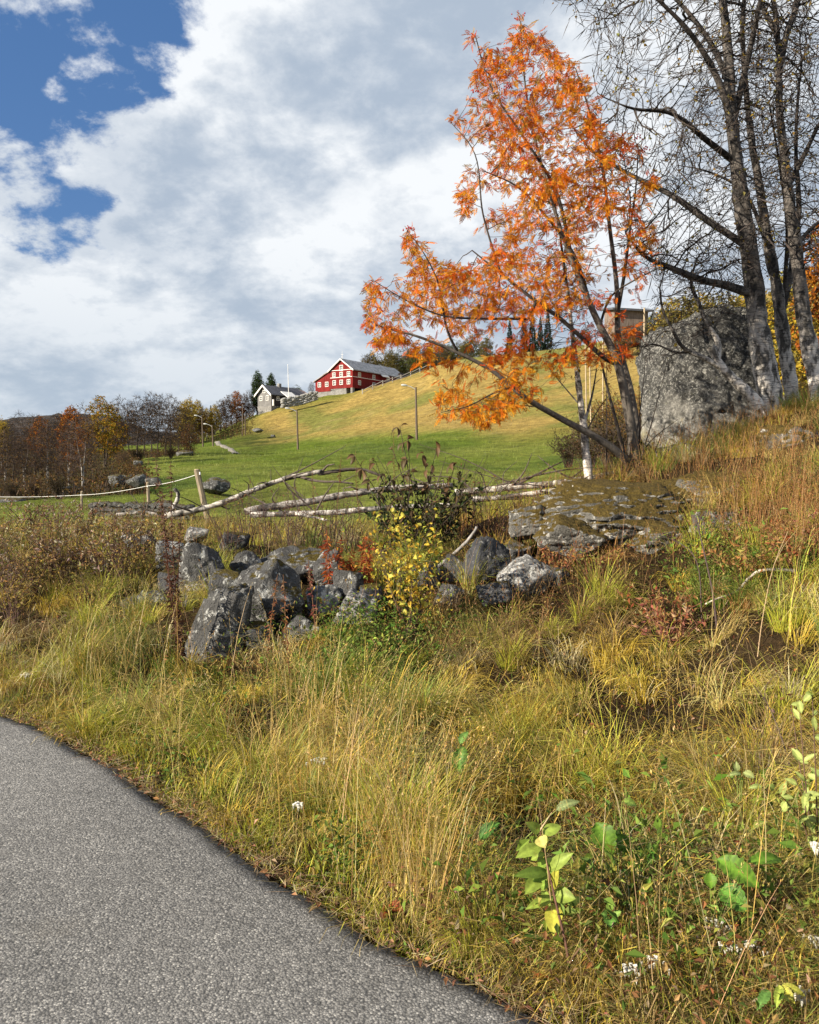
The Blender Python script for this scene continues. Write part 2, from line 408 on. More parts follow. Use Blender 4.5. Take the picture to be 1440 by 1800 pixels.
rw(2, 0, 0, 0, 0, 0, 0, .0, .02)
rw(3, 0, 0, 0, 0, 0, .04, .06, .1)
rw(4, 0, 0, 0, 0, .05, .08, .14, .25)
rw(5, 0, 0, .03, .06, .12, .22, .42, .6)
rw(6.5, .03, .05, .2, .25, .35, .55, .95, 1.2)
rw(8, .15, .18, .5, .5, .78, 1.1, 1.45, 1.8)
rw(10, .4, .45, .62, .68, 1.25, 1.6, 2.05, 2.5)
rw(13, .5, .55, .6, .6, 1.25, 2.0, 2.85, 3.3)
rw(18, .4, .42, .45, .42, .85, 2.0, 3.1, 3.8)
rw(25, .25, .3, .40, .52, .9, 1.8, 3.0, 4)
rw(40, .2, .3, .85, 1.2, 1.45, 2.2, 3.3, 5)
rw(60, .3, .5, 1.7, 1.95, 2.3, 3.4, 5, 8)
rw(90, 1.2, 1.8, 3.1, 4.1, 5.4, 8, 11, 15)
rw(120, 2.5, 3.2, 4.2, 7.0, 10.5, 15, 20, 25)
rw(160, 4, 5, 6.3, 12.6, 19, 25, 31, 36)
rw(200, 5, 6, 9, 20.6, 28, 35, 42, 48)
rw(230, 6, 8, 12, 28.4, 36.5, 46, 55, 60)
for a, y, z in [(-.136, 130, 4.9), (-.1, 160, 8.8), (-.1, 200, 15.6), (-.17, 200, 13.5), (-.17, 222, 18.6), (-.12, 225, 21.3), (-.07, 225, 23.4), (-.2, 225, 15.6), (.07, 225, 32.2), (.03, 225, 30.2),
                (.27, 10.5, 1.55), (-.17, 245, 18.8), (-.12, 245, 22), (-.07, 245, 24), (-.1, 280, 22)]: CT.append((a, y, z))
rw(265, 7, 9, 12.5, 29, 38, 49, 58, 64)
rw(420, 8, 10, 14, 28, 40, 55, 66, 74)
rw(900, 14, 16, 22, 30, 48, 70, 85, 95)
CT = np.array(CT)
def par_(x, y): return np.stack([x/(np.maximum(y, 0)+2.5)*2.4, np.log(np.maximum(y, 0)+2.5)*1.5], -1)
cp_ = par_(CT[:, 0]*CT[:, 1], CT[:, 1]); cq = CT[:, 2]/(CT[:, 1]+6)
def phi(r2): return .5*r2*np.log(r2+1e-12)
def d2(a, b): return ((a[:, None]-b[None])**2).sum(-1)
nc = len(CT); K = np.zeros((nc+3, nc+3)); K[:nc, :nc] = phi(d2(cp_, cp_))+np.eye(nc)*2e-4
K[:nc, nc] = 1; K[:nc, nc+1:] = cp_; K[nc, :nc] = 1; K[nc+1:, :nc] = cp_.T
W_ = np.linalg.solve(K, np.r_[cq, 0, 0, 0])
def G(x, y):
    x = np.atleast_1d(np.asarray(x, float)); y = np.atleast_1d(np.asarray(y, float)); sh = x.shape; x = x.ravel(); y = y.ravel()
    p = par_(x, np.minimum(y, 1500)); p[:, 0] = np.clip(p[:, 0], -2.2, 2.2); q = np.zeros(len(x))
    for i in range(0, len(x), 40000):
        s = slice(i, i+40000); q[s] = phi(d2(p[s], cp_))@W_[:nc]+W_[nc]+p[s]@W_[nc+1:]
    z = q*(np.minimum(y, 1500)+6)
    z = z*sstep(y, -2, 2.2)
    z = z+(fbm2(x, y, 1.1, 4, 3)-.5)*.22*sstep(y, 3, 8)+(fbm2(x, y, 2.1, 2, 8)-.42)*.34*sstep(y, 2.2, 3.6)*sstep(y, 13, 9)+(fbm2(x, y, .12, 3, 5)-.5)*np.clip((y-18)*.02, 0, 1.4)+(fbm2(x, y, .3, 3, 6)-.5)*.75*sstep(y, 60, 120)+(fbm2(x, y, .55, 3, 16)-.5)*.30*sstep(y, 16, 24)*sstep(y, 110, 70)
    d = road_d(x, y); k = sstep(d, .0, .9)
    z = -.035+(z+.035)*k
    return z.reshape(sh)
def g(x, y): return float(G([x], [y])[0])
def ground_at(u, v, y0=1.5, y1=400):
    ys = np.exp(np.linspace(math.log(y0), math.log(y1), 400)); pp = np.array([at(u, v, y) for y in ys]); zz_ = G(pp[:, 0], pp[:, 1])
    i = np.argmax(pp[:, 2] < zz_); return np.array([pp[i, 0], pp[i, 1], zz_[i]])

ys = np.r_[-60, -25, -10, -4, -1.5, np.exp(np.linspace(math.log(1.0), math.log(34), 230))-0.0, np.exp(np.linspace(math.log(34.6), math.log(330), 170)), np.exp(np.linspace(math.log(345), math.log(3500), 24))]
ss = np.linspace(-1.25, 1.25, 300)
YY, SS = np.meshgrid(ys, ss, indexing='ij'); XX = SS*(np.abs(YY)+5)
ZZ = G(XX, YY); nr, ncx = YY.shape
idx = np.arange(nr*ncx).reshape(nr, ncx)
Qg = np.stack([idx[:-1, :-1], idx[:-1, 1:], idx[1:, 1:], idx[1:, :-1]], -1).reshape(-1, 4)
xf, yf, zf = XX.ravel(), YY.ravel(), ZZ.ravel(); af = xf/np.maximum(yf, 1)
def field_colour(xf, yf, zf):
    """soil under the verge, mown green meadow, dry golden slope, brown wood floor: colours of the ground itself"""
    af = xf/np.maximum(yf, 1)
    def L(a, b, t): return a+(np.asarray(b)-a)*t[:, None]
    n1 = fbm2(xf, yf, .35, 4, 11); n2 = fbm2(xf, yf, .06, 4, 12); n3 = fbm2(xf*.35+yf*.1, yf*.22-xf*.12, .25, 4, 14); n4 = fbm2(xf, yf, 1.6, 3, 15)
    c = np.tile(np.array([.055, .036, .018]), (len(xf), 1))
    bound = 15.5+8*sstep(af, .24, .42)+(n1-.5)*4
    mead = sstep(yf, bound-1, bound+1.5)
    green = L(np.tile(np.array([.150, .205, .024]), (len(xf), 1)), (.235, .265, .05), sstep(n2+n1*.4, .55, .9))
    green = L(green, (.075, .13, .022), sstep(n3, .55, .75)*.6)
    c = L(c, green, mead)
    gold = L(np.tile(np.array([.43, .305, .09]), (len(xf), 1)), (.25, .245, .06), sstep(n3+.25*(n1-.5), .48, .68))
    gold = L(gold, (.47, .35, .14), sstep(n1, .55, .75)*.6)
    tm = sstep(zf+(n2-.5)*7+(n3-.5)*5+5*sstep(af, .02, .15), 5.6, 10.5)*sstep(yf, 80, 115)*sstep(af, -.23, -.16)
    tm = tm*(1-.8*sstep(yf, 208, 222)*sstep(-af, .04, .1))
    c = L(c, gold, tm)
    rough = np.exp(-(((af+.19)/.035)**2+((yf-165)/28)**2)); c = L(c, (.085, .10, .02), np.clip(rough*1.3, 0, 1)*sstep(n1, .3, .55))
    wood = sstep(-af+(n2-.5)*.12, .33, .38)*sstep(yf, 34, 44)*sstep(yf, 400, 300)
    wood = np.maximum(wood, sstep(yf, 255, 275)); c = L(c, (.075, .055, .025), wood*.92)
    brown = sstep(af, .25, .30)*sstep(yf, 30, 45)*sstep(yf, 150, 90); c = L(c, (.16, .11, .035), brown*.75)
    return np.clip(c*(.72+.56*n4[:, None])*(1-.35*sstep(n1, .58, .72)*mead*(yf < 90))[:, None], .004, .9)
gm, t, b, out = nmat('ground')
a = N(t, 'ShaderNodeAttribute', attribute_name='Col'); co = objco(t)
f = noise(t, 9, 7, .7, co); f2 = noise(t, .9, 6, .7, co)
c = mixc(t, 1.0, a.outputs['Color'], ramp(t, f, [(.25, .45), (.72, 1.22)]), 'MULTIPLY'); c = mixc(t, 1.0, c, ramp(t, f2, [(.33, .48), (.66, 1.06)]), 'MULTIPLY')
t.links.new(c, b.inputs['Base Color']); b.inputs['Roughness'].default_value = 1; b.inputs['Specular IOR Level'].default_value = .05
c = mixc(t, 1.0, c, ramp(t, noise(t, 1, 5, .65, objco(t, (.12, .5, .5))), [(.35, .78), (.62, 1.06)]), 'MULTIPLY'); t.links.new(c, b.inputs['Base Color'])
hs_ = N(t, 'ShaderNodeMath', operation='MULTIPLY_ADD'); t.links.new(f2, hs_.inputs[0]); hs_.inputs[1].default_value = 2.5; t.links.new(f, hs_.inputs[2]); bump(t, hs_.outputs[0], .9, .14, b)
M['ground'] = gm
tag(mk('ground', np.stack([xf, yf, zf], -1), Qg, None, field_colour(xf, yf, zf), gm, None, True), kind='structure')

# road: a thick asphalt sheet with a crumbling edge
sr = np.concatenate([np.linspace(es[0], -8, 20), np.linspace(-7.9, 16, 700), np.linspace(16.2, es[-1], 20)])
ne = np.interp(sr, es, en)
jag = (fbm(np.stack([sr*3, sr*0, sr*0], -1), 5, 31, .6)-.5)*.11+(vnoise(np.stack([sr*22, sr*0, sr*0+3], -1), 33)-.5)*.025
offs = np.array([0, -.02, -.12, -.35, -.8, -1.6, -3, -6.5]); zof = np.array([-.045, -.004, .006, .01, .014, .02, .03, .02])
RV = []
for o, z in zip(offs, zof):
    nn = ne+jag*(1 if o > -.2 else 0)+o; p = sr[:, None]*e_dir+nn[:, None]*n_dir
    RV.append(np.stack([p[:, 0], p[:, 1], np.full(len(sr), z)], -1))
RV = np.array(RV); k_, m_ = RV.shape[:2]; ix = np.arange(k_*m_).reshape(k_, m_)
RQ = np.stack([ix[:-1, :-1], ix[1:, :-1], ix[1:, 1:], ix[:-1, 1:]], -1).reshape(-1, 4)
m, t, b, out = nmat('asphalt'); co = objco(t)
v = N(t, 'ShaderNodeTexVoronoi'); v.inputs['Scale'].default_value = 125; t.links.new(co, v.inputs['Vector'])
v2 = N(t, 'ShaderNodeTexVoronoi'); v2.inputs['Scale'].default_value = 230; t.links.new(co, v2.inputs['Vector'])
sepc = N(t, 'ShaderNodeSeparateColor'); t.links.new(v.outputs['Color'], sepc.inputs[0])
big = noise(t, .55, 5, .6, co); fine = noise(t, 300, 3, .7, co); mid = noise(t, 14, 5, .7, co)
c = ramp(t, sepc.outputs[0], [(.0, (.155, .15, .14)), (.45, (.215, .207, .193)), (.85, (.30, .288, .268)), (1, (.48, .46, .42))])
c = mixc(t, ramp(t, v.outputs['Distance'], [(.38, 0), (.8, .8)]), c, (.05, .05, .05))
c = mixc(t, 1.0, c, ramp(t, big, [(.35, .82), (.68, 1.12)]), 'MULTIPLY'); c = mixc(t, 1.0, c, ramp(t, mid, [(.3, .82), (.7, 1.16)]), 'MULTIPLY')
t.links.new(c, b.inputs['Base Color']); b.inputs['Roughness'].default_value = .82; b.inputs['Specular IOR Level'].default_value = .35
h = N(t, 'ShaderNodeMath', operation='MULTIPLY_ADD'); t.links.new(v.outputs['Distance'], h.inputs[0]); h.inputs[1].default_value = -1.0; t.links.new(fine, h.inputs[2])
c = mixc(t, ramp(t, noise(t, 1.3, 6, .7, co), [(.60, 0), (.72, .35)]), c, (.16, .14, .11)); t.links.new(c, b.inputs['Base Color'])
bump(t, h.outputs[0], .9, .005, b)
tag(mk('road', RV.reshape(-1, 3), RQ, None, None, m, None, True), kind='structure')

# far ridge on the left, tracks across the meadow
hx = np.linspace(-1500, 500, 260); rows = []
hm, t, b, out = nmat('far_forest'); co = objco(t); f = noise(t, .06, 8, .7, co); f0 = noise(t, .012, 5, .6, co)
c = ramp(t, f, [(.3, (.012, .012, .012)), (.5, (.035, .026, .02)), (.68, (.07, .04, .022))]); c = mixc(t, 1.0, c, ramp(t, f0, [(.3, .7), (.7, 1.3)]), 'MULTIPLY')
t.links.new(c, b.inputs['Base Color']); b.inputs['Roughness'].default_value = 1; bump(t, f, 1, 8, b)
prof = 52*np.exp(-((hx+560)/130)**2)+40*np.exp(-((hx+1250)/400)**2)+16*np.exp(-((hx+330)/200)**2)+24
prof = prof+fbm2(hx, hx*0, .02, 5, 41)*26+fbm2(hx, hx*0, .15, 3, 42)*7
for k, fr in enumerate(np.linspace(0, 1, 24)):
    zz_ = prof*math.sin(fr*math.pi/2)**.8*(1+.1*(fbm2(hx, hx*0+fr*600, .01, 4, 43)-.5)); rows.append(np.stack([hx, np.full_like(hx, 900+fr*500), zz_+(6*(vnoise(np.stack([hx*.12, hx*0+fr*30, hx*0], -1), 9)-.5) if 0 < fr else -10)], -1))
HV = np.array(rows); ix = np.arange(HV.shape[0]*HV.shape[1]).reshape(HV.shape[:2])
HQ = np.stack([ix[:-1, :-1], ix[:-1, 1:], ix[1:, 1:], ix[1:, :-1]], -1).reshape(-1, 4)
tag(mk('hill', HV.reshape(-1, 3), HQ, None, None, hm, None, True), kind='structure')
M['gravel'] = plain('gravel', (.20, .18, .15), .95, 2.5, .4, .05)
def ribbon(name, px, width, mat, lift=.12):
    P = smooth_line([ground_at(u, v) for u, v in px], 40); d = np.gradient(P[:, :2], axis=0); d /= np.linalg.norm(d, axis=1, keepdims=True); s = np.stack([-d[:, 1], d[:, 0]], -1)
    V = []
    for k in (-1, -.5, 0, .5, 1):
        w = width*(.5+.12*(vnoise(np.stack([np.arange(40)*.5, np.full(40, k), np.zeros(40)], -1), 3)-.5)); xy = P[:, :2]+s*(k*w)[:, None]; V.append(np.concatenate([xy, (G(xy[:, 0], xy[:, 1])+lift-(.2 if abs(k) == 1 else 0))[:, None]], 1))
    V = np.array(V); ix = np.arange(5*40).reshape(5, 40)
    tag(mk(name, V.reshape(-1, 3), np.stack([ix[:-1, :-1], ix[:-1, 1:], ix[1:, 1:], ix[1:, :-1]], -1).reshape(-1, 4), None, None, mat, None, True), kind='structure')
ribbon('track', [(382, 779), (392, 784), (405, 791), (416, 799)], 1.3, M['gravel'])

# ------------------------------------------------------------------ the farm on the hill
def plank_mat(name, base, scale=5.0, amp=.35):
    m, t, b, out = nmat(name); co = objco(t)
    n1 = noise(t, 1, 4, .6, objco(t, (6, 6, .6))); n2 = noise(t, .7, 4, .6, co)
    c = mixc(t, 1.0, tuple(base), ramp(t, n1, [(.3, 1-amp), (.7, 1+amp)]), 'MULTIPLY'); c = mixc(t, 1.0, c, ramp(t, n2, [(.3, .8), (.7, 1.2)]), 'MULTIPLY')
    t.links.new(c, b.inputs['Base Color']); b.inputs['Roughness'].default_value = .9; b.inputs['Specular IOR Level'].default_value = .15; bump(t, n1, .5, .05, b); return m
M['red'] = plank_mat('red_planks', (.16, .017, .016)); M['grey_wood'] = plank_mat('grey_planks', (.16, .155, .15), 5, .18); M['dark_shade_wood'] = plank_mat('dark_shade_planks', (.035, .03, .028))
M['white'] = plain('white_paint', (.74, .72, .68), .6, 3, .1, 0)
def slate_mat(name, a, bb):
    m, t, b, out = nmat(name); f = noise(t, 1.0, 6, .75, objco(t, (.9, .9, .9))); f2 = noise(t, 1.0, 3, .6, objco(t, (4, 4, 4)))
    c = mixc(t, ramp(t, f, [(.38, 0), (.62, 1)]), a, bb); c = mixc(t, 1.0, c, ramp(t, f2, [(.3, .7), (.7, 1.3)]), 'MULTIPLY')
    t.links.new(c, b.inputs['Base Color']); b.inputs['Roughness'].default_value = .7; bump(t, f2, .6, .08, b); return m
M['slate'] = slate_mat('slate_roof', (.12, .13, .145), (.30, .31, .33)); M['rust_roof'] = slate_mat('patched_roof', (.20, .12, .09), (.34, .32, .31)); M['dark_roof'] = slate_mat('dark_roof', (.045, .047, .055), (.10, .10, .115))
M['masonry'] = rock_mat('masonry', (.12, .115, .11), (.26, .25, .235), (.42, .41, .38), .57, sc=.45)
m, t, b, out = nmat('window_glass'); b.inputs['Base Color'].default_value = (.02, .025, .03, 1); b.inputs['Roughness'].default_value = .08; M['glass'] = m
m, t, b, out = nmat('inside_shade'); b.inputs['Base Color'].default_value = (.012, .011, .01, 1); b.inputs['Roughness'].default_value = 1; M['dark'] = m
class Frame:
    """local building frame: l along the long side, w along the gable side, z up"""
    def __init__(s, o, l): s.o = np.array(o, float); s.l = np.array([l[0], l[1], 0])/math.hypot(*l); s.w = np.array([-s.l[1], s.l[0], 0])
    def __call__(s, V): V = np.asarray(V, float); return s.o+V[..., :1]*s.l+V[..., 1:2]*s.w+V[..., 2:3]*np.array([0, 0, 1.])
def prism(acc, fr, poly, d0, d1, axis='l'):
    """extrude a (w,z) outline along l (axis l) or an (l,z) outline along w"""
    n = len(poly)
    mkp = (lambda d: [[d, a, z] for a, z in poly]) if axis == 'l' else (lambda d: [[a, d, z] for a, z in poly])
    V = fr(np.array(mkp(d0)+mkp(d1), float)); Q = [[i, (i+1) % n, n+(i+1) % n, n+i] for i in range(n)]
    T = [[0, i+1, i] for i in range(1, n-1)]+[[n, n+i, n+i+1] for i in range(1, n-1)]
    acc.add(V, Q, T)
def window(root, fr, side, a, z, w, h, loc):
    """side 'g': on the gable (l=0 plane); 's': on the long side (w=0 plane). frame proud of wall, pane behind bars"""
    f = Acc(); t_ = .11
    def bx(acc, a0, a1, z0, z1, d0, d1):
        if side == 'g': acc.box(d0, d1, a0, a1, z0, z1, fr)
        else: acc.box(a0, a1, d0, d1, z0, z1, fr)
    e = -.12
    bx(f, a-w/2-t_, a-w/2, z-h/2-t_, z+h/2+t_, e, -.003); bx(f, a+w/2, a+w/2+t_, z-h/2-t_, z+h/2+t_, e, -.003)
    bx(f, a-w/2, a+w/2, z+h/2, z+h/2+t_, e, -.003); bx(f, a-w/2, a+w/2, z-h/2-t_, z-h/2, e, -.003)
    bx(f, a-.05, a+.05, z-h/2, z+h/2, e+.03, -.02); bx(f, a-w/2, a-.05, z-.04, z+.04, e+.03, -.02); bx(f, a+.05, a+w/2, z-.04, z+.04, e+.03, -.02)
    o = f.build('window', M['white'], root, loc=loc)
    p = Acc(); bx(p, a-w/2, a+w/2, z-h/2, z+h/2, -.03, -.006); p.build('pane', M['glass'], o, loc=loc)
    return o
# --- red barn: corner nearest the lane at pixel (620, 692)
Yb = 222.0
c0 = at(620, 681, Yb); bz = c0[2]; FR = Frame((c0[0], c0[1], bz), (.55, .835))
loc = np.array([c0[0], c0[1], g(c0[0], c0[1])])
barn = thing('red_barn', 'big red three-storey barn with slate roof and white window frames on the hill', 'barn', loc)
def zpx(v, y=Yb): return at(620, v, y)[2]-bz
Wm, Wl, Lb = 7.6, 12.9, 25.0; eave = zpx(648); peak = eave+2.75
lw = Acc(); prism(lw, FR, [(0, 0), (0, eave), (Wm/2, peak), (Wm, eave), (Wm, 0)], 0, Lb); lw.build('wall', M['red'], barn, loc=loc)
lt = Acc(); le = zpx(663)+.15; prism(lt, FR, [(Wm+.003, -.6), (Wm+.003, le+1.9), (Wl, le-.6), (Wl, -.6)], .02, 14); lt.build('lean_to_wall', M['red'], barn, loc=loc)
fd = Acc(); prism(fd, FR, [(2.2, -.004), (2.2, -4.5), (Wl+.1, -5.5), (Wl+.1, -.6), (Wm+.2, -.6), (Wm+.2, -.004)], .1, Lb-.1); fd.build('stone_foundation', M['masonry'], barn, loc=loc)
fd = Acc(); fd.box(.0, .9, .05, .7, -4, -.004, FR); fd.build('corner_pillar', M['masonry'], barn, loc=loc)
fd = Acc(); fd.box(2.6, Lb-.2, .7, 2.19, -4, -.005, FR); fd.build('undercroft_shade', M['dark'], barn, loc=loc)  # solid near-black block stands in for the shade inside the opening
def slab(fr, w0, z0, w1, z1, l0, l1, th, name, mat, par, loc):
    a = Acc(); prism(a, fr, [(w0, z0), (w1, z1), (w1, z1+th), (w0, z0+th)], l0, l1); return a.build(name, mat, par, loc=loc)
sl = (peak-eave)/(Wm/2)
rf = slab(FR, -.6, eave-.6*sl+.03, Wm/2, peak+.03, -.5, Lb+.5, .22, 'roof', M['slate'], barn, loc); rf['label'] = 'mottled grey slate roof slope'
slab(FR, Wm+.6, eave-.6*sl+.03, Wm/2, peak+.03, -.5, Lb+.5, .22, 'roof', M['slate'], barn, loc)
slab(FR, Wl+.5, le-.8, Wm+.01, le+1.98, -.4, 14.3, .2, 'lean_to_roof', M['rust_roof'], barn, loc)['label'] = 'patched rusty lean-to roof'
# raised dormer roof with pale edge on the long side
slab(FR, -1.3, eave-1.05, .6, eave+.5, 12.2, 15.6, .16, 'porch_roof', M['white'], barn, loc)
cr = Acc(); prism(cr, Frame(FR(np.array([Lb-2.5, -2.2, -.4])), FR.l[:2]), [(0, 0), (0, eave-.6), (2.4, eave+1.6), (4.8, eave-.6), (4.8, 0)], 0, 5); cr.build('rear_wing', M['dark_shade_wood'], barn, loc=loc)
for s_ in (-1, 1):
    bb = Acc(); w_a, w_b = (-.62, Wm/2) if s_ < 0 else (Wm+.62, Wm/2)
    prism(bb, FR, [(w_a, eave-.62*sl-.12), (w_b, peak-.12), (w_b, peak+.2), (w_a, eave-.62*sl+.2)], -.6, -.505); bb.build('barge_board', M['white'], barn, loc=loc)
for zz_, w0, w1 in ((eave-.1, 0, Wm), (zpx(661.5), 0, Wm)):
    tb = Acc(); tb.box(-.07, -.003, w0, w1, zz_-.07, zz_+.07, FR); tb.build('trim_band', M['white'], barn, loc=loc)
tb = Acc(); tb.box(0, Lb, -.07, -.003, zpx(661.5)-.06, zpx(661.5)+.06, FR); tb.build('trim_band', M['white'], barn, loc=loc)
tb = Acc(); tb.box(-.08, -.004, -.08, .12, 0, eave-.25, FR); tb.build('corner_board', M['red'], barn, loc=loc)
window(barn, FR, 'g', Wm/2, zpx(645), 1.0, 1.3, loc)
for a_ in (1.3, Wm/2, Wm-1.3): window(barn, FR, 'g', a_, zpx(656.3), .85, 1.0, loc)
for a_ in (1.3, Wm/2, Wm-1.4, Wm+1.2, Wl-1.5): window(barn, FR, 'g', a_, zpx(670.5)-(0 if a_ < Wm-1 else .25), .9, 1.1, loc)
for l_, zv in ((3.0, 657), (9.6, 657), (16.5, 655.5), (21.5, 655), (3.0, 671), (9.6, 671), (16.5, 670), (20.5, 669)): window(barn, FR, 's', l_, zpx(zv), .95, 1.05, loc)
sp_ = Acc(); V, Q, _ = tubes([(FR(np.array([[.4, Wm/2, peak+z] for z in (.1, .9, 1.0, 1.7, 2.4)])), [.09, .09, .05, .04, .015])], 6); sp_.add(V, Q)
V, Q, _ = tubes([(FR(np.array([[.4, Wm/2+d, peak+1.35] for d in (-.4, 0, .4)])), .035)], 5); sp_.add(V, Q); sp_.build('weather_vane', M['white'], barn, loc=loc)

# --- grey farmhouse
Yh = 214.0; hc = at(477, 713, Yh); HF = Frame((hc[0], hc[1], hc[2]), (.62, .78)); hl = np.array([hc[0], hc[1], g(hc[0], hc[1])])
house = thing('farmhouse', 'small grey timber farmhouse with white bargeboards and dark roof left of the red barn', 'house', hl)
def hz(v): return at(477, v, Yh)[2]-hc[2]
he, hp, hw, hL = hz(691.5), hz(677), 5.2, 11.5
x = Acc(); prism(x, HF, [(0, 0), (0, he), (hw/2, hp), (hw, he), (hw, 0)], 0, .3); x.build('gable_wall', M['grey_wood'], house, loc=hl)
x = Acc(); prism(x, HF, [(0, 0), (0, he), (hw/2, hp), (hw, he), (hw, 0)], .303, hL); x.build('wall', M['dark_shade_wood'], house, loc=hl)  # same timber as the gable, its shaded side put into a darker colour
x = Acc(); x.box(-.1, hL, -.1, hw+.1, -2.2, -.004, HF); x.build('stone_foundation', M['masonry'], house, loc=hl)
s2 = (hp-he)/(hw/2)
slab(HF, -.6, he-.6*s2+.03, hw/2, hp+.03, -.6, hL+.5, .2, 'roof', M['dark_roof'], house, hl); slab(HF, hw+.6, he-.6*s2+.03, hw/2, hp+.03, -.6, hL+.5, .2, 'roof', M['dark_roof'], house, hl)
for wa in (-.65, hw+.65):
    x = Acc(); prism(x, HF, [(wa, he-.65*s2-.2), (hw/2, hp-.2), (hw/2, hp+.27), (wa, he-.65*s2+.27)], -.75, -.605); x.build('barge_board', M['white'], house, loc=hl)
x = Acc(); prism(x, HF, [(-2.2, 1.0), (-2.2, he-.9), (.6, he+.6), (.6, 1.0)], 4.2, 7.5, 'l'); dm = x.build('porch', M['dark_shade_wood'], house, loc=hl)
slab(HF, -2.5, he-1.2, .7, he+.75, 3.9, 7.8, .16, 'porch_roof', M['white'], dm, hl)
x = Acc(); x.box(.3, .62, -.45, -.004, 0, 1.6, HF); x.build('white_wing_wall', M['white'], house, loc=hl)
x = Acc(); x.box(4.8, 5.6, hw/2-.4, hw/2+.4, hp-.4, hp+1.0, HF); x.build('chimney', M['masonry'], house, loc=hl)
for a_, v_ in ((hw/2, 685.5), (1.4, 699), (hw-1.4, 699)): window(house, HF, 'g', a_, hz(v_), .85, 1.05, hl)
for l_ in (2.3, 9.5): window(house, HF, 's', l_, 2.0, .8, .9, hl)
x = Acc(); prism(x, Frame(at(517, 702, 222), (.6, .8)), [(0, -1.5), (0, 1.8), (1.6, 2.7), (3.2, 1.8), (3.2, -1.5)], 0, 5)
ob = Acc(); ob.V = x.V; ob.Q = x.Q; ob.T = x.T; ob.n = x.n
shed = thing('shed', 'low brown shed between the farmhouse and the red barn', 'shed', at(517, 706, 222)); x.build('wall', M['dark_shade_wood'], shed, loc=at(517, 706, 222))
FS = Frame(at(517, 702, 222), (.6, .8)); slab(FS, -.3, 1.67, 1.6, 2.75, -.3, 5.3, .12, 'roof', M['rust_roof'], shed, at(517, 706, 222)); slab(FS, 3.5, 1.67, 1.6, 2.75, -.3, 5.3, .12, 'roof', M['rust_roof'], shed, at(517, 706, 222))

# --- brown flat-roofed building higher up on the right
Yf = 200.0; fc = at(1100, 577, Yf); FF = Frame((fc[0], fc[1], fc[2]), (.97, .25)); fl = fc.copy()
hut = thing('hillside_building', 'long brown wooden building with dark overhanging roof behind the orange tree', 'building', fl)
M['brown_wood'] = plank_mat('brown_planks', (.17, .13, .105))
x = Acc(); prism(x, FF, [(0, -3.5), (0, 4.2), (5, 4.9), (5, -3.5)], -3, 6.0); x.build('wall', M['brown_wood'], hut, loc=fl)
slab(FF, -1.0, 4.1, 6, 5.1, -4, 7, .5, 'roof', M['dark_roof'], hut, fl)
for l_ in (): window(hut, FF, 's', l_, 1.5, 1.0, .9, fl)

# --- flagpole
fp = at(508, 703, 216); fp[2] = g(fp[0], fp[1])
pole = thing('flagpole', 'tall thin white flagpole between the farmhouse and the red barn', 'flagpole', fp)
top = at(506, 642, 216); V, Q, _ = tubes([(np.linspace(fp, top, 8), np.linspace(.11, .05, 8))], 8); mk('pole', V, Q, mat=M['white'], parent=pole, loc=fp, smooth=True)
V, Q, _ = tubes([(np.array([top, top+[0, 0, .12], top+[0, 0, .24]]), [.05, .12, .02])], 8); mk('finial', V, Q, mat=M['white'], parent=pole, loc=fp, smooth=True)

# --- lamp posts and bare poles on the slope
M['pole'] = plain('pole_wood', (.115, .085, .062), .9, 4, .3, .004, 0, (3, 3, .5)); M['pole_pale'] = plain('pole_pale', (.40, .31, .2), .85, 4, .25, .004, 0, (3, 3, .5)); M['lamp'] = plain('lamp_grey', (.42, .42, .40), .5, 6, .1, 0)
def lamp_post(u, v0, v1, y, label, arm=-1.1):
    b_ = at(u, v0, y); b_[2] = g(b_[0], b_[1]); t_ = at(u-2, v1, y); r = thing('lamp_post', label, 'lamp post', b_, 'wooden lamp posts on the slope')
    V, Q, _ = tubes([(np.linspace(b_-[0, 0, .3], t_, 6), np.linspace(.17, .11, 6))], 8); mk('post', V, Q, mat=M['pole'], parent=r, loc=b_, smooth=True)
    V, Q, _ = tubes([(smooth_line([t_-[0, 0, .35], t_+[arm*.5, 0, -.02], t_+[arm, 0, .16]], 7), .045)], 6); mk('arm', V, Q, mat=M['lamp'], parent=r, loc=b_, smooth=True)
    h = t_+np.array([arm, 0, .16]); V, Q, _ = tubes([(np.array([h+[.1, 0, .02], h, h+[-.12, 0, .02], h+[-.5, 0, .06], h+[-.72, 0, .08], h+[-.78, 0, .08]]), [.03, .07, .13, .15, .09, .01])], 8)
    mk('lamp_head', V, Q, mat=M['lamp'], parent=r, loc=b_, smooth=True)
lamp_post(733, 780, 680, 105, 'dark wooden lamp post standing in the meadow below the red barn, nearest and tallest')
lamp_post(524, 795, 720, 130, 'wooden lamp post at the foot of the slope below the farmhouse')
lamp_post(375, 798, 747, 165, 'wooden lamp post at the wood edge left of the gravel track', -1.0)
lamp_post(357, 785, 732, 175, 'wooden lamp post against the dark wood, furthest left of the lamp posts', -.9)
def pole_(u, v0, v1, y, label, mat='pole', r0=.13, du=0):
    b_ = at(u, v0, y); t_ = at(u+du, v1, y); b_[2] = min(b_[2], g(b_[0], b_[1])); r = thing('wooden_pole', label, 'pole', b_, 'bare wooden poles')
    V, Q, _ = tubes([(np.linspace(b_-[0, 0, .2], t_, 5), np.linspace(r0, r0*.75, 5))], 8); mk('pole', V, Q, mat=M[mat], parent=r, loc=b_, smooth=True)
    V, Q, _ = tubes([(np.array([t_-[0, 0, .02], t_+[0, 0, .03], t_+[0, 0, .06]]), [r0*.9, r0*.85, .01])], 8); mk('cap', V, Q, mat=M['lamp'], parent=r, loc=b_, smooth=True)
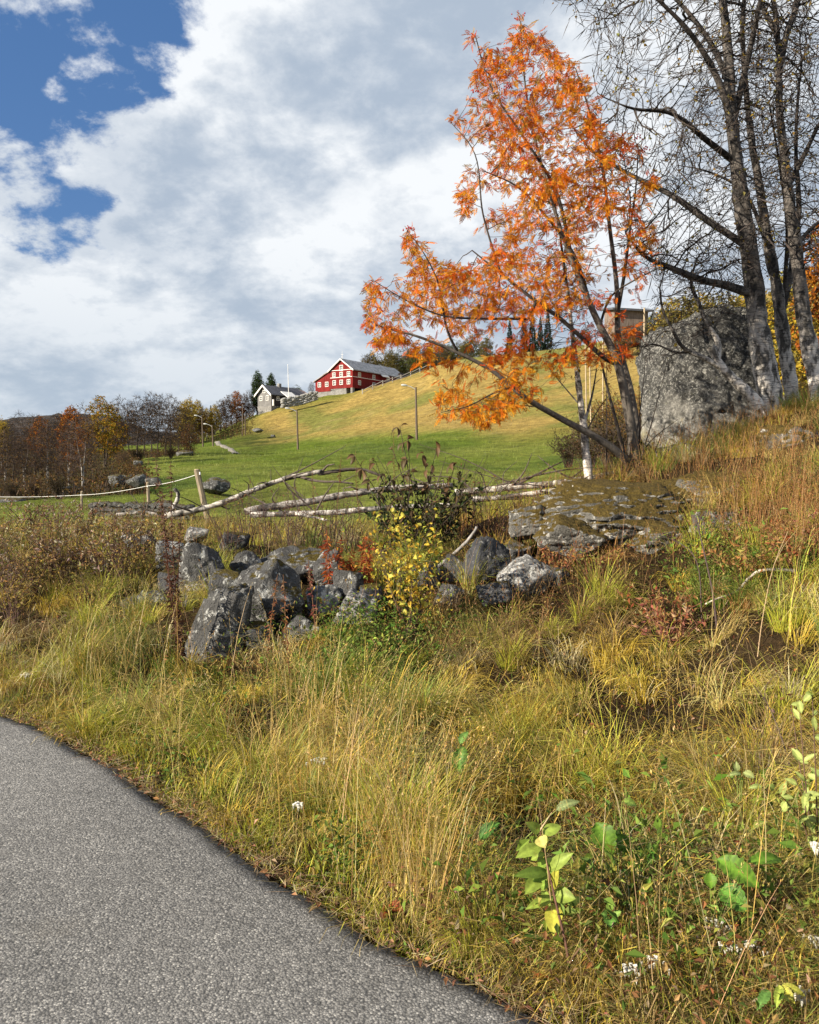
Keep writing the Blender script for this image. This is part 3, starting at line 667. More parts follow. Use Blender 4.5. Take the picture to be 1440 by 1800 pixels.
pole_(426.5, 755, 712, 190, 'thin wooden pole left below the farmhouse, left of a close pair'); pole_(431, 750, 728, 190, 'short wooden pole left below the farmhouse, right of a close pair')
pole_(1033, 716, 598, 70, 'pale slender pole behind the orange tree, left of a leaning pair', 'pole_pale', .065, -4); pole_(1041, 713, 600, 70, 'pale slender pole behind the orange tree, right of a leaning pair', 'pole_pale', .065, -5)
pole_(1061, 700, 600, 75, 'pale pole just right of the leaning pair behind the orange tree', 'pole_pale', .07, -1); pole_(1133, 650, 541, 90, 'pale pole beside the brown hillside building', 'pole_pale', .12)

# --- rail fence climbing past the barn
M['rail'] = plain('weathered_rail', (.40, .37, .33), .9, 5, .3, .006)
fpx = [(688, 697), (712, 689), (700, 688), (722, 683), (745, 672)]
rail = [(637, 691), (655, 687), (673, 680), (690, 673), (705, 667), (722, 659), (738, 651), (756, 644)]
pts = []
for i, (u, v) in enumerate(rail):
    y = 214+i*2.0; p = at(u, v, y); p[2] = max(g(p[0], p[1]), p[2]-1.2)-.1; pts.append(p)
fen = thing('rail_fence', 'weathered wooden rail fence climbing the crest past the red barn', 'fence', pts[0])
for i, p in enumerate(pts):
    x = Acc(); x.box(p[0]-.1, p[0]+.1, p[1]-.1, p[1]+.1, p[2]-.3, p[2]+1.45); x.build('post', M['rail'], fen, loc=pts[0])
    if i:
        q = pts[i-1]
        for h_ in (.55, 1.15):
            V, Q, _ = tubes([(np.array([q+[0, -.15, h_-.1], (p+q)/2+[0, -.15, h_], p+[0, -.15, h_+.1]]), .085)], 5); mk('rail', V, Q, mat=M['rail'], parent=fen, loc=pts[0])

# ------------------------------------------------------------------ rocks
def ico(sub):
    import bmesh
    bm = bmesh.new(); bmesh.ops.create_icosphere(bm, subdivisions=sub, radius=1); V = np.array([v.co[:] for v in bm.verts]); T = np.array([[v.index for v in f.verts] for f in bm.faces]); bm.free(); return V, T
ICO = {k: ico(k) for k in (2, 3, 4, 5, 6)}
def rock_shape(seed, sub=5, planes=11, flat=.80, rough=.09, top=None):
    box = True
    V, T = ICO[sub]; r = np.random.default_rng(seed); Pn = r.normal(size=(planes, 3)); Pn /= np.linalg.norm(Pn, axis=1, keepdims=True)
    if top is not None: Pn = np.concatenate([Pn, np.asarray(top, float)[:, :3]/np.linalg.norm(np.asarray(top, float)[:, :3], axis=1, keepdims=True)])
    dd = flat*r.uniform(.86, 1.15, len(Pn))
    if top is None:
        B_x = np.linalg.qr(r.normal(size=(3, 3))*.35+np.eye(3))[0]; B_x = B_x*np.sign(np.diag(B_x)); Pn = np.concatenate([Pn, B_x, -B_x]); dd = np.r_[dd, r.uniform(.56, .72, 6)]
    nb = planes
    if top is not None and np.shape(top)[1] == 4: dd[planes:] = np.asarray(top)[:, 3]
    dots = V@Pn.T; s = np.where(dots > .02, dd/np.maximum(dots, .02), 9); s = np.sort(s, axis=1)
    k = np.minimum(s[:, 0], 1.08); k = k-.02*np.exp(-np.maximum(s[:, 1]-s[:, 0], 0)/.03)   # soften the edges
    X = V*k[:, None]
    n = fbm(X*2.2+seed, 5, seed, .55)-.5; n2 = fbm(X*11+seed, 4, seed+5, .65)-.5; rid = np.abs(fbm(X*np.array([3, 3, 4])+seed*2, 4, seed+9)-.5)
    return X*(1+rough*2.2*n+rough*1.0*n2-rough*.8*np.maximum(.09-rid, 0)/.09)[:, None], T
def rock(u, v, wpx, hpx, y, seed, label, mat='rock', depth=.8, sub=5, rotz=0.0, tilt=0.0, name='boulder', sink=.12, top=None, rough=.09, planes=11, group=None):
    """boulder whose silhouette is centred on pixel (u,v) at distance y"""
    X, T = rock_shape(seed, sub, planes, .80, rough, top); c = at(u, v, y); sx = wpx/FPX*y/2; sz = hpx/FPX*y/2*(1+sink); sy = sx*depth
    X = (X-(X.max(0)+X.min(0))/2)/((X.max(0)-X.min(0))/2); X = X*[sx, sy, sz]
    ct, st = math.cos(tilt), math.sin(tilt); X = np.stack([X[:, 0]*ct-X[:, 2]*st, X[:, 1], X[:, 0]*st+X[:, 2]*ct], -1)
    X = X+[0, 0, -sz*sink]
    o = mk(name, X+c, None, T, None, M[mat], None, True, loc=c); ROCKS.append((c[0], c[1], max(sx, sy), c[2]+sz)); o['label'] = label; o['category'] = 'rock'
    if group: o['group'] = group
    return o
ROCKS = []
G1 = 'boulders of the tumbled wall by the road'
rock(357, 997, 92, 96, 7.6, 101, 'upright dark grey block of stone perched at the left end of the tumbled boulders', 'rock', .9, 5, top=[(.25, .3, 1, .75), (-1, -.4, .1, .66), (.2, -1, .1, .7), (.8, -.2, .5, .72)], group=G1)
rock(466, 1048, 146, 136, 7.0, 102, 'largest grey boulder with pale lichen streaks in the middle of the tumbled wall', 'rock', .9, 5, group=G1, top=[(-.5, -.3, .9, .72), (.6, -.4, .6, .74)])
rock(382, 1120, 112, 220, 6.45, 103, 'tall slanting grey slab leaning below the perched block', 'rock', .7, 5, tilt=-.30, group=G1, top=[(-.7, -.6, .4, .62), (.5, -.8, .2, .68)])
rock(512, 990, 150, 66, 8.1, 104, 'long arched grey slab behind the largest boulder', 'rock', .8, 5, tilt=.12, group=G1)
rock(578, 1003, 54, 84, 7.7, 105, 'narrow upright grey stone beside the red fireweed', 'rock', .9, 5, group=G1)
rock(568, 1056, 66, 62, 7.2, 106, 'rounded grey stone with white lichen right of the largest boulder', 'rock_pale', .9, 5, group=G1)
rock(624, 1072, 88, 76, 6.95, 107, 'light grey boulder half hidden by grass left of the yellow sapling', 'rock_pale', .9, 5, tilt=.2, group=G1)
rock(342, 1062, 54, 58, 7.4, 108, 'small flat-topped stone supporting the perched dark block', 'rock_dark', .9, 4, group=G1)
rock(278, 1066, 88, 62, 7.6, 109, 'low greenish stone left of the slanting slab, half sunk in grass', 'rock', .9, 5, group=G1)
rock(298, 972, 58, 46, 8.6, 110, 'small grey stone behind and left of the perched block', 'rock_pale', .9, 4, group=G1)
rock(236, 1062, 46, 40, 7.8, 111, 'small round dark stone, leftmost of the tumbled boulders', 'rock_dark', .9, 4, group=G1)
rock(245, 948, 62, 34, 10, 112, 'grey stone poking out of the leafy scrub on the left', 'rock', .9, 4, group=G1)
rock(412, 950, 62, 34, 9.6, 113, 'mossy stone in the grass behind the perched block', 'rock_dark', .9, 4, group=G1)
rock(345, 938, 44, 26, 10.5, 114, 'small pale stone in the grass below the leaning fence post', 'rock_pale', .9, 4, group=G1)
rock(855, 985, 92, 92, 7.8, 115, 'dark grey fractured boulder right of the yellow sapling', 'rock_dark', .9, 5, group=G1, top=[(-.8, -.4, .5, .66), (.5, -.7, .4, .7)])
rock(928, 1012, 108, 72, 7.35, 116, 'smooth boulder with a bright whitish top left of the mossy outcrop', 'rock_pale', .85, 5, tilt=-.12, group=G1, planes=6, top=[(-.5, -.3, 1, .66), (.5, -.2, 1, .72), (.1, -1, .5, .74)])
rock(800, 1000, 62, 60, 7.9, 117, 'shadowy dark stone wedged under the fractured boulder', 'rock_dark', .9, 4, group=G1)
rock(905, 972, 60, 50, 8.2, 118, 'weathered grey stone behind the whitish-topped boulder', 'rock', .9, 4, group=G1)
rock(1085, 905, 330, 128, 8.3, 119, 'broad low rock outcrop covered in moss and white lichen below the orange tree', 'rock_moss', .70, 6, name='rock_outcrop', rough=.13, planes=7, top=[(.1, -.18, 1, .50), (-.35, -.55, .75, .62), (.3, -.8, .6, .62), (1, -.1, .25, .85), (-1, -.2, .5, .72)])
rock(1262, 940, 110, 96, 7.7, 120, 'pale lichen-covered block at the right end of the mossy outcrop', 'rock_moss', .8, 5, top=[(0, 0, 1, .6), (.2, -1, .2, .6)])
rock(1196, 806, 96, 58, 11, 121, 'pale rounded rock at the foot of the giant boulder', 'rock_pale', .9, 5)
rock(1392, 790, 130, 90, 10.2, 122, 'lichen-spotted rock in the dry grass at the right edge', 'rock_moss', .8, 5)
rock(1236, 670, 222, 268, 14.3, 123, 'giant dark boulder spotted with lichen behind the birch trunks', 'rock_big', .85, 6, name='giant_boulder', rough=.10, planes=4, sink=.1, top=[(-.30, -.1, 1, .70), (.30, .0, 1, .84), (-1, -.25, .22, .74), (.12, -1, .22, .56), (1, -.2, .1, .84), (-.8, -.2, .75, .80), (-.75, -.8, .1, .66), (.0, -.75, .8, .78)])
for i, (u, v, w, h, y, mt, lab) in enumerate([(432, 992, 60, 52, 7.9, 'rock', 'angular grey stone wedged between the perched block and the arched slab'), (612, 1024, 54, 50, 7.3, 'rock', 'dark angular stone behind the light grey boulder'), (532, 1108, 76, 60, 6.6, 'rock', 'low grey stone at the foot of the largest boulder'), (456, 1118, 58, 52, 6.5, 'rock_dark', 'dark stone right of the leaning slab, low in the grass'), (652, 1046, 44, 40, 7.2, 'rock_dark', 'small dark stone under the yellow sapling'), (398, 1030, 60, 60, 7.2, 'rock', 'grey stone filling the gap above the leaning slab'), (305, 1022, 52, 44, 7.7, 'rock_dark', 'dark stone just left of the perched block'), (745, 1010, 60, 46, 7.7, 'rock_dark', 'mossy stone behind the yellow sapling, on its right'), (790, 1046, 56, 44, 7.2, 'rock', 'grey stone below the shadowy wedged stone'), (975, 1015, 54, 46, 7.4, 'rock', 'grey stone at the right of the whitish-topped boulder'), (872, 1042, 72, 46, 7.1, 'rock_dark', 'flat dark stone below the fractured boulder'), (190, 1000, 56, 36, 9.0, 'rock', 'grey stone glimpsed through the willow scrub')]):
    rock(u, v, w, h, y, 180+i, lab, mt, .9, 4, group=G1)
for i, (u, v, w, h, y, lab) in enumerate([(930, 915, 80, 56, 8.2, 'mossy rock forming the left shoulder of the outcrop'), (1000, 940, 120, 70, 7.7, 'mossy ledge at the lower left of the outcrop'), (1180, 878, 150, 76, 8.7, 'mossy ledge at the upper right of the outcrop'), (1250, 868, 130, 84, 8.6, 'pale-topped rock at the upper right end of the outcrop'), (1165, 945, 130, 66, 7.7, 'lichened ledge at the lower right of the outcrop'), (1045, 862, 130, 44, 9.2, 'mossy rock at the back of the outcrop under the young birch')]):
    rock(u, v, w, h, y, 220+i, lab, 'rock_moss', .85, 5, rough=.12, group='rocks around the mossy outcrop', planes=8, tilt=[.2, -.1, .08, -.12, .1, 0][i])
rock(377, 852, 56, 28, 34, 124, 'dark blue-grey boulder in the green meadow behind the leaning fence post', 'rock', .8, 4, planes=5, top=[(-.5, -.4, 1, .62), (.6, -.2, 1, .66), (0, -1, .4, .7)])
for i, (u, v, w, h, y) in enumerate([(205, 843, 26, 20, 40), (222, 842, 24, 16, 41), (245, 844, 44, 22, 38), (270, 846, 30, 16, 38), (120, 862, 40, 22, 42), (20, 884, 46, 24, 36), (243, 813, 18, 9, 62), (325, 797, 34, 12, 100)]):
    rock(u, v, w, h, y, 140+i, ['grey field stone, leftmost of the group at the meadow edge', 'grey field stone, second of the group at the meadow edge', 'wide flat field stone in the group at the meadow edge', 'small field stone at the right of the group at the meadow edge',
        'dark stone under the white-trunked trees on the left', 'dark stone by the tape fence at the left edge', 'small dark stone on the green terrace', 'low grey rock at the foot of the far bare trees'][i], 'rock', .9, 3, group='stones in the meadow')
for i, (u, v, w, h, y) in enumerate([(453, 756, 20, 8, 175), (558, 790, 10, 5, 130), (800, 790, 14, 7, 100), (425, 800, 5, 4, 150), (676, 783, 6, 4, 115), (480, 766, 8, 4, 160)]):
    rock(u, v, w, h, y, 160+i, ['brown bedrock knob in the slope below the farmhouse', 'pale stone beside the shadow of the lamp post below the farmhouse', 'pale stone in the meadow right of the nearest lamp post', 'tiny white stone at the end of the gravel track', 'small stone left of the nearest lamp post', 'small stone below the bedrock knob'][i], ['rock', 'rock_pale', 'rock_pale', 'rock_pale', 'rock_pale', 'rock'][i], 1, 3, group='stones in the meadow')

# low dry-stone wall along the near edge of the meadow, and the terrace wall by the farm
def stone_wall(px, name, label, n, layers, sz, mat, seed, stuff=False):
    P = smooth_line([at(u, v, y) for u, v, y in px], n); r = np.random.default_rng(seed); P[:, 2] = np.where(stuff, P[:, 2], G(P[:, 0], P[:, 1])); root = thing(name, label, 'stone wall', P[0]); meshes = []
    for k in range(5):
        X, T = rock_shape(seed+k, 2 if stuff else 3, 8, .8, .06); X = X/np.abs(X).max(0); meshes.append((X, T))
    acc = Acc(); obs = [mk('stone', X, None, T, None, M[mat], root, True).data for X, T in meshes] if not stuff else None
    if obs:
        for o in [q for q in root.children]: bpy.data.objects.remove(o)
    for i in range(n):
        for L_ in range(layers):
            s = sz*r.uniform(.75, 1.3); p = P[i]+[r.normal(0, sz*.25), r.normal(0, sz*.3), (L_+.35)*sz*1.15*r.uniform(.9, 1.1)]; k = r.integers(0, 5); sc = np.array([s*1.2, s, s*.62])
            if stuff: acc.add(meshes[k][0]*sc+p, T=meshes[k][1])
            else:
                o = bpy.data.objects.new('stone', obs[k]); C.objects.link(o); o.parent = root; o.location = p-P[0]; o.scale = sc; o.rotation_euler = (r.normal(0, .2), r.normal(0, .2), r.uniform(0, 6))
    if stuff: tag(acc.build('stones', M[mat], root, True, loc=P[0]), kind='stuff')
stone_wall([(165, 889, 23), (220, 893, 22), (280, 893, 21), (335, 897, 20)], 'dry_stone_wall', 'low dry-stone wall under the tape fence at the meadow edge', 62, 3, .115, 'rock', 200)
stone_wall([(497, 717, 208), (530, 711, 210), (556, 703, 211)], 'terrace_wall', 'grey stone terrace wall joining the farmhouse yard to the red barn', 60, 5, .42, 'rock_pale', 210, True)

# --- tape fence with posts
M['post'] = plain('fence_post', (.25, .20, .14), .9, 8, .35, .004, 0, (3, 3, .6)); M['tape'] = plain('white_tape', (.85, .84, .80), .6, 30, .1, 0)
fposts = [(-40, 898, 866, 33, .05, 0), (143, 884, 864, 28.5, .045, 1), (262, 899, 848, 24, .05, -2), (370, 908, 826, 19, .07, -24)]; tops = []; roots = []
for i, (u, v0, v1, y, r, du) in enumerate(fposts):
    b_ = at(u, v0, y); b_[2] = min(b_[2], g(b_[0], b_[1])); t_ = at(u+du, v1, y); tops.append(at(u+du*.7, v1+6, y)); 
    if i == 0: continue
    root = thing('fence_post', ['', 'pale short fence post near the white-trunked trees', 'thin upright fence post on the low stone wall', 'thick fence post leaning left, nearest the fallen birch'][i], 'fence post', b_, 'posts of the tape fence')
    V, Q, _ = tubes([(np.linspace(b_-[0, 0, .2], t_, 5), r)], 8); mk('post', V, Q, mat=M['post'], parent=root, loc=b_, smooth=False)
    V, Q, _ = tubes([(np.array([t_, t_+[0, 0, .012], t_+[0, 0, .02]]), [r*.99, r*.8, .005])], 8); mk('cut_top', V, Q, mat=M['pole_pale'], parent=root, loc=b_)
    V, Q, _ = tubes([(np.array([tops[-1]+[0, -r*1.05, -.03], tops[-1]+[0, -r*1.05, .03]]), .018)], 6); mk('insulator', V, Q, mat=M['tape'], parent=root, loc=b_)
ln = []
for i in range(3):
    tt = np.linspace(0, 1, 12)[:, None]; s = tops[i]*(1-tt)+tops[i+1]*tt; s[:, 2] -= (.05*4*tt*(1-tt))[:, 0]; s[:, 1] -= .07; ln.append(s if i == 0 else s[1:])
V, Q, _ = tubes([(np.concatenate(ln), .0055)], 5); tag(mk('fence_tape', V, Q, mat=M['tape']), 'white electric fence tape stretched between the posts at the meadow edge', 'fence tape')

# ------------------------------------------------------------------ trees
def seeds_from(lines, step):
    """lines: list of (points3d, r0, r1, parent_line, parent_t); returns node list, parents, min radii"""
    X, par, rad, ends = [], [], [], []
    for pts, r0, r1, pl in lines:
        n = max(3, int(np.linalg.norm(np.diff(pts, axis=0), axis=1).sum()/step)); p = smooth_line(pts, n); r = np.linspace(r0, r1, n) if pl is not None else r1+(r0-r1)*(1-np.linspace(0, 1, n))**1.8; s = len(X)
        for i in range(n):
            X.append(p[i]); rad.append(r[i]); par.append(s+i-1 if i else -1)
        if pl is not None:
            a, b_ = ends[pl]; d = np.linalg.norm(np.array(X[a:b_])-p[0], axis=1); par[s] = a+int(d.argmin())
        ends.append((s, s+n))
    return np.array(X), par, np.array(rad)
def reorder(X, par, rad):
    order = []; kids = {}
    for i, p in enumerate(par): kids.setdefault(p, []).append(i)
    st = list(kids.get(-1, []))
    while st:
        i = st.pop(0); order.append(i); st += kids.get(i, [])
    inv = {o: k for k, o in enumerate(order)}
    return X[order], [inv[par[o]] if par[o] >= 0 else -1 for o in order], rad[order]
def in_poly(u, v, poly):
    poly = np.asarray(poly, float); c = np.zeros(len(u), bool); j = len(poly)-1
    for i in range(len(poly)):
        a, b_ = poly[i], poly[j]; m = ((a[1] > v) != (b_[1] > v)) & (u < (b_[0]-a[0])*(v-a[1])/(b_[1]-a[1]+1e-9)+a[0]); c ^= m; j = i
    return c
def att_poly(poly, n, y, dy, dens=None):
    poly = np.asarray(poly, float); lo, hi = poly.min(0), poly.max(0); out = []
    while len(out) < n:
        u = rng.uniform(lo[0], hi[0], 4*n); v = rng.uniform(lo[1], hi[1], 4*n); k = in_poly(u, v, poly)
        if dens is not None: k &= rng.random(4*n) < dens(u, v)
        for a, b_ in zip(u[k], v[k]): out.append(at(a, b_, y+rng.normal(0, dy)))
    return np.array(out[:n])
def px_line(pts, y, dys=None):
    n = len(pts); dys = [0]*n if dys is None else np.interp(np.linspace(0, 1, n), np.linspace(0, 1, len(dys)), dys)
    return np.array([at(u, v, y+d) for (u, v), d in zip(pts, dys)])
def grow(lines, att, step, di, dk, iters, r0, ex, jit=.22, trop=(0, 0, 0)):
    X, par, rad = seeds_from(lines, step); X, par, rad = reorder(X, par, rad)
    X2, par2 = colonize(X, par, att, step, di, dk, iters, jit, trop)
    rr, cnt = radii_of(par2, r0, ex); m = np.zeros(len(X2)); m[:len(rad)] = rad; rr = np.where(m > 0, np.maximum(m, np.minimum(rr, m*1.15)), rr)
    for i in range(len(rad), len(X2)): rr[i] = min(rr[i], rr[par2[i]]*.9)
    return X2, par2, rr, cnt, len(rad)
def limb_meshes(ch, thick, sides_thick, sides_thin, colf):
    big = [(p, r) for p, r, i in ch if r.max() >= thick]; small = [(p, r) for p, r, i in ch if r.max() < thick]
    a = tubes(big, sides_thick, [colf(p, r) for p, r in big]) if big else None; b_ = tubes(small, sides_thin, [colf(p, r) for p, r in small]) if small else None
    return a, b_

# --- rowan
YR = 10.6
base = at(1112, 836, YR); base[2] = g(base[0], base[1])
def L_(pts, dys): return px_line(pts, YR, dys)
rowan_lines = [
    (L_([(1112, 842), (1114, 795), (1100, 700), (1081, 625), (1053, 569), (1022, 500), (990, 415), (958, 310), (932, 205), (918, 95), (915, 38)], [0, -.1, -.1, .1, .2]), .078, .008, None),
    (L_([(1114, 795), (1119, 770), (1111, 698), (1088, 600), (1084, 500), (1072, 400), (1060, 300), (1035, 190), (1012, 120)], [0, .3, .5, .5, .4]), .05, .008, 0),
    (L_([(1110, 828), (1100, 808), (1058, 775), (985, 735), (922, 698), (866, 652), (805, 620), (730, 590), (662, 572)], [0, -.3, -.6, -.8, -.9]), .052, .009, 0),
    (L_([(1112, 830), (1096, 790), (1082, 735), (1070, 690), (1058, 640)], [0, -.3, -.4]), .03, .012, 0),
    (L_([(1085, 640), (1062, 628), (1030, 600), (985, 560), (930, 520), (880, 480), (830, 440)], [0, -.3, -.6, -.5]), .036, .007, 0),
    (L_([(1040, 545), (1010, 450), (960, 380), (905, 325), (850, 300)], [.1, -.1, -.4, -.5]), .028, .006, 0),
    (L_([(1084, 560), (1098, 480), (1108, 400), (1118, 330), (1122, 265)], [.4, .1, -.2]), .028, .006, 1),
    (L_([(1005, 450), (975, 330), (920, 240), (862, 150), (835, 60)], [0, -.2, -.3]), .026, .006, 0),
    (L_([(805, 620), (790, 590), (768, 490), (742, 440), (716, 405)], [-.8, -.9, -.8]), .016, .004, 2),
    (L_([(900, 680), (870, 690), (820, 715), (775, 725)], [-.7, -1.2, -1.5]), .012, .004, 2),
    (L_([(930, 560), (850, 560), (780, 555), (700, 520), (655, 492)], [-.6, -.8, -.9]), .018, .004, 4),
    (L_([(1055, 570), (1075, 520), (1120, 490), (1160, 470)], [.1, -.3, -.6]), .018, .005, 0),
    (L_([(880, 480), (850, 380), (830, 260), (790, 212)], [-.5, -.5, -.4]), .012, .004, 4),
]
poly = [(915, 25), (960, 70), (1000, 95), (1040, 150), (1062, 220), (1090, 240), (1140, 250), (1157, 330), (1150, 420), (1172, 470), (1115, 560), (1135, 620), (1070, 645), (990, 655), (930, 700), (880, 748), (755, 745), (775, 690), (790, 650), (700, 615), (640, 605), (638, 560), (650, 490), (700, 470), (712, 395), (770, 455), (835, 470), (835, 420), (795, 330), (868, 315), (850, 250), (778, 215), (840, 185), (835, 150), (818, 55), (850, 80), (885, 105)]
def dens(u, v):
    d = np.ones(len(u)); d = np.where((u > 1040) & (v > 430), .45, d); d = np.where((v > 600) & (u < 900), .8, d); d = np.where((u < 800) & (v < 600), .8, d)
    return d*(.08+1.2*sstep(fbm2(u, v, .019, 3, 77), .42, .58))
att = att_poly(poly, 2900, YR-.15, .70, dens)
X, par, rr, cnt, ns = grow(rowan_lines, att, .085, .8, .13, 70, .0026, 2.3, .16, (0, 0, .06))
ch = chains_of(X, par, rr)
rowan = thing('rowan_tree', 'many-stemmed rowan tree full of bright orange autumn leaves', 'tree', base)
main = [c for c in ch if c[1].max() > .055]; rest = [c for c in ch if c[1].max() <= .055]
def bark_col(p, r): return np.array([[.05, .04, .034]])*(1+.25*rng.normal(size=(1, 1)))*np.ones((len(p), 1))
for c in main:
    V, Q, cc = tubes([(c[0], c[1])], 10, [np.array([.11, .095, .08])*np.ones((len(c[0]), 1))]); mk('trunk', V, Q, None, cc, M['bark'], rowan, True, base)
mid = [c for c in rest if c[1].max() > .02]; thin = [c for c in rest if c[1].max() <= .02]
for c in mid:
    V, Q, cc = tubes([(c[0], c[1])], 8, [np.array([.055, .045, .038])*np.ones((len(c[0]), 1))]); mk('branch', V, Q, None, cc, M['bark'], rowan, True, base)
V, Q, cc = tubes([(p, r) for p, r, i in thin], 4, [bark_col(p, r) for p, r, i in thin]); tag(mk('twigs', V, Q, None, cc, M['bark'], rowan, False, base), kind='stuff')
# suckers round the base
su = []
for k in range(9):
    a0 = base+np.array([rng.normal(0, .12), rng.normal(0, .1), 0]); tip = a0+np.array([rng.normal(0, .35), rng.normal(-.1, .2), rng.uniform(.5, 1.6)]); su.append((smooth_line([a0, (a0+tip)/2+rng.normal(0, .05, 3), tip], 8), np.linspace(.011, .003, 8)))
V, Q, cc = tubes(su, 5, [bark_col(p, r) for p, r in su]); tag(mk('suckers', V, Q, None, cc, M['bark'], rowan, False, base), kind='stuff')
# compound leaves
def rowan_leaf_template(seed):
    r = np.random.default_rng(seed); pos, ax, up, ln, wd = [], [], [], [], []
    cur = r.uniform(.1, .5)
    for t_ in (.26, .38, .5, .62, .74, .86):
        for s_ in (-1, 1):
            p = np.array([t_, 0, -cur*t_*t_]); a = np.array([math.cos(R(52)), s_*math.sin(R(52)), -.15-.4*r.random()]); pos.append(p); ax.append(a); up.append([r.normal(0, .3), r.normal(0, .3), 1]); ln.append(.33*(1-.35*abs(t_-.55))); wd.append(.10)
    pos.append(np.array([.95, 0, -cur*.9])); ax.append(np.array([1, 0, -cur*1.2])); up.append([0, 0, 1]); ln.append(.32); wd.append(.115)
    V, T, _ = leaves(np.array(pos), np.array(ax, float), np.array(up, float), np.array(ln), np.array(wd), np.zeros((13, 3)), .18, False, .15)
    st = np.array([[0, .008, 0], [0, -.008, 0], [.5, -.006, -cur*.25], [.5, .006, -cur*.25], [.95, 0, -cur*.9]]); b_ = len(V)
    return np.concatenate([V, st]), np.concatenate([T, [[b_, b_+1, b_+2], [b_, b_+2, b_+3], [b_+3, b_+2, b_+4]]])
TPL = [rowan_leaf_template(k) for k in range(6)]
tipn = np.where((np.arange(len(X)) >= ns) & (rr < .006))[0]
lp = []; 
for i in tipn:
    d = X[i]-X[par[i]]; d /= np.linalg.norm(d)+1e-9; k = rng.poisson(2.2 if cnt[i] else 6.0)
    for _ in range(k): lp.append((X[i]+rng.normal(0, .015, 3), d))
lp = lp[:]; rng.shuffle(lp) if False else None
nl = len(lp); P0 = np.array([p for p, d in lp]); D0 = np.array([d for p, d in lp])
ax = D0*.55+rdir(nl, -.15, .7)*.9; ax[:, 2] -= .18; ax /= np.linalg.norm(ax, axis=1, keepdims=True); upv = rdir(nl, 1.0); sd = np.cross(upv, ax); sd /= np.linalg.norm(sd, axis=1, keepdims=True); upv = np.cross(ax, sd)
sz = rng.uniform(.064, .128, nl); uvp = project(P0)
hue = fbm(P0*1.6, 3, 55); yel = np.array([.80, .38, .022]); ora = np.array([.78, .20, .010]); red = np.array([.58, .075, .012]); gry = np.array([.42, .34, .05])
w = hue+rng.normal(0, .20, nl)+.17*sstep(-uvp[:, 0]+900, 0, 250)*sstep(uvp[:, 1], 600, 690)-.20*np.exp(-((uvp[:, 1]-590)/45)**2)*sstep(uvp[:, 0], 820, 900)
lc = np.where((w < .25)[:, None], red, np.where((w < .52)[:, None], ora, yel)); rr_n = rng.random(nl); lc = np.where((rr_n < .06)[:, None], gry, lc); lc = np.where((rr_n > .93)[:, None], np.array([.36, .13, .03]), lc)
lc = np.clip((lc*.8+ora*.2)*(1+rng.normal(0, .20, (nl, 1)))*np.array([1.0, .95, .9]), .01, .95)
order = np.argsort(P0[:, 1]+rng.normal(0, .35, nl)-sz*3); near_i = order[:300]; acc = Acc()
far_i = order[300:]
for k in range(6):
    ii = far_i[k::6]; V0, T0 = TPL[k]; Vw = P0[ii][:, None]+(V0[None, :, 0:1]*ax[ii][:, None]+V0[None, :, 1:2]*sd[ii][:, None]+V0[None, :, 2:3]*upv[ii][:, None])*sz[ii][:, None, None]
    acc.add(Vw.reshape(-1, 3), T=(T0[None]+(np.arange(len(ii))*len(V0))[:, None, None]).reshape(-1, 3), col=np.repeat(lc[ii], len(V0), 0))
tag(acc.build('foliage', M['leaf'], rowan, False, base), kind='stuff')
LM = []
for k in range(12):
    V0, T0 = TPL[k % 6]; o = mk('leaf', V0, None, T0, np.clip([red, ora, yel, ora, ora*.8+yel*.2, ora*.6+red*.4][(k*5+k//6) % 6]*(.85+.03*k), 0, .9), M['leaf'], rowan); LM.append(o.data); bpy.data.objects.remove(o)
cls = np.where(w < .25, 0, np.where(w < .52, 1, 2))
for j, i in enumerate(near_i):
    cand = {0: (0, 5), 1: (1, 3, 8), 2: (2, 4, 10)}[int(cls[i])]; o = bpy.data.objects.new('leaf', LM[cand[j % len(cand)]]); C.objects.link(o); o.parent = rowan
    m4 = Matrix.Identity(4)
    for r_ in range(3): m4[r_][0] = ax[i][r_]*sz[i]; m4[r_][1] = sd[i][r_]*sz[i]; m4[r_][2] = upv[i][r_]*sz[i]; m4[r_][3] = P0[i][r_]-base[r_]
    o.matrix_local = m4
# berry clusters
M['berry'] = plain('berry', (.33, .012, .015), .35, 20, .2, 0)
BV, BT = ICO[2]
for k, (u, v) in enumerate([(915, 28), (838, 158), (866, 108), (892, 152), (912, 165), (875, 325), (1120, 240), (1135, 262), (1110, 258), (716, 402), (668, 545), (930, 158)]):
    c_ = at(u, v, YR-.5); acc = Acc()
    for q in range(16): acc.add(BV*.0085*rng.uniform(.8, 1.15)+c_+rng.normal(0, 1, 3)*[.035, .035, .018], T=BT)
    tag(acc.build('berry_cluster', M['berry'], rowan, True, base), kind='stuff')

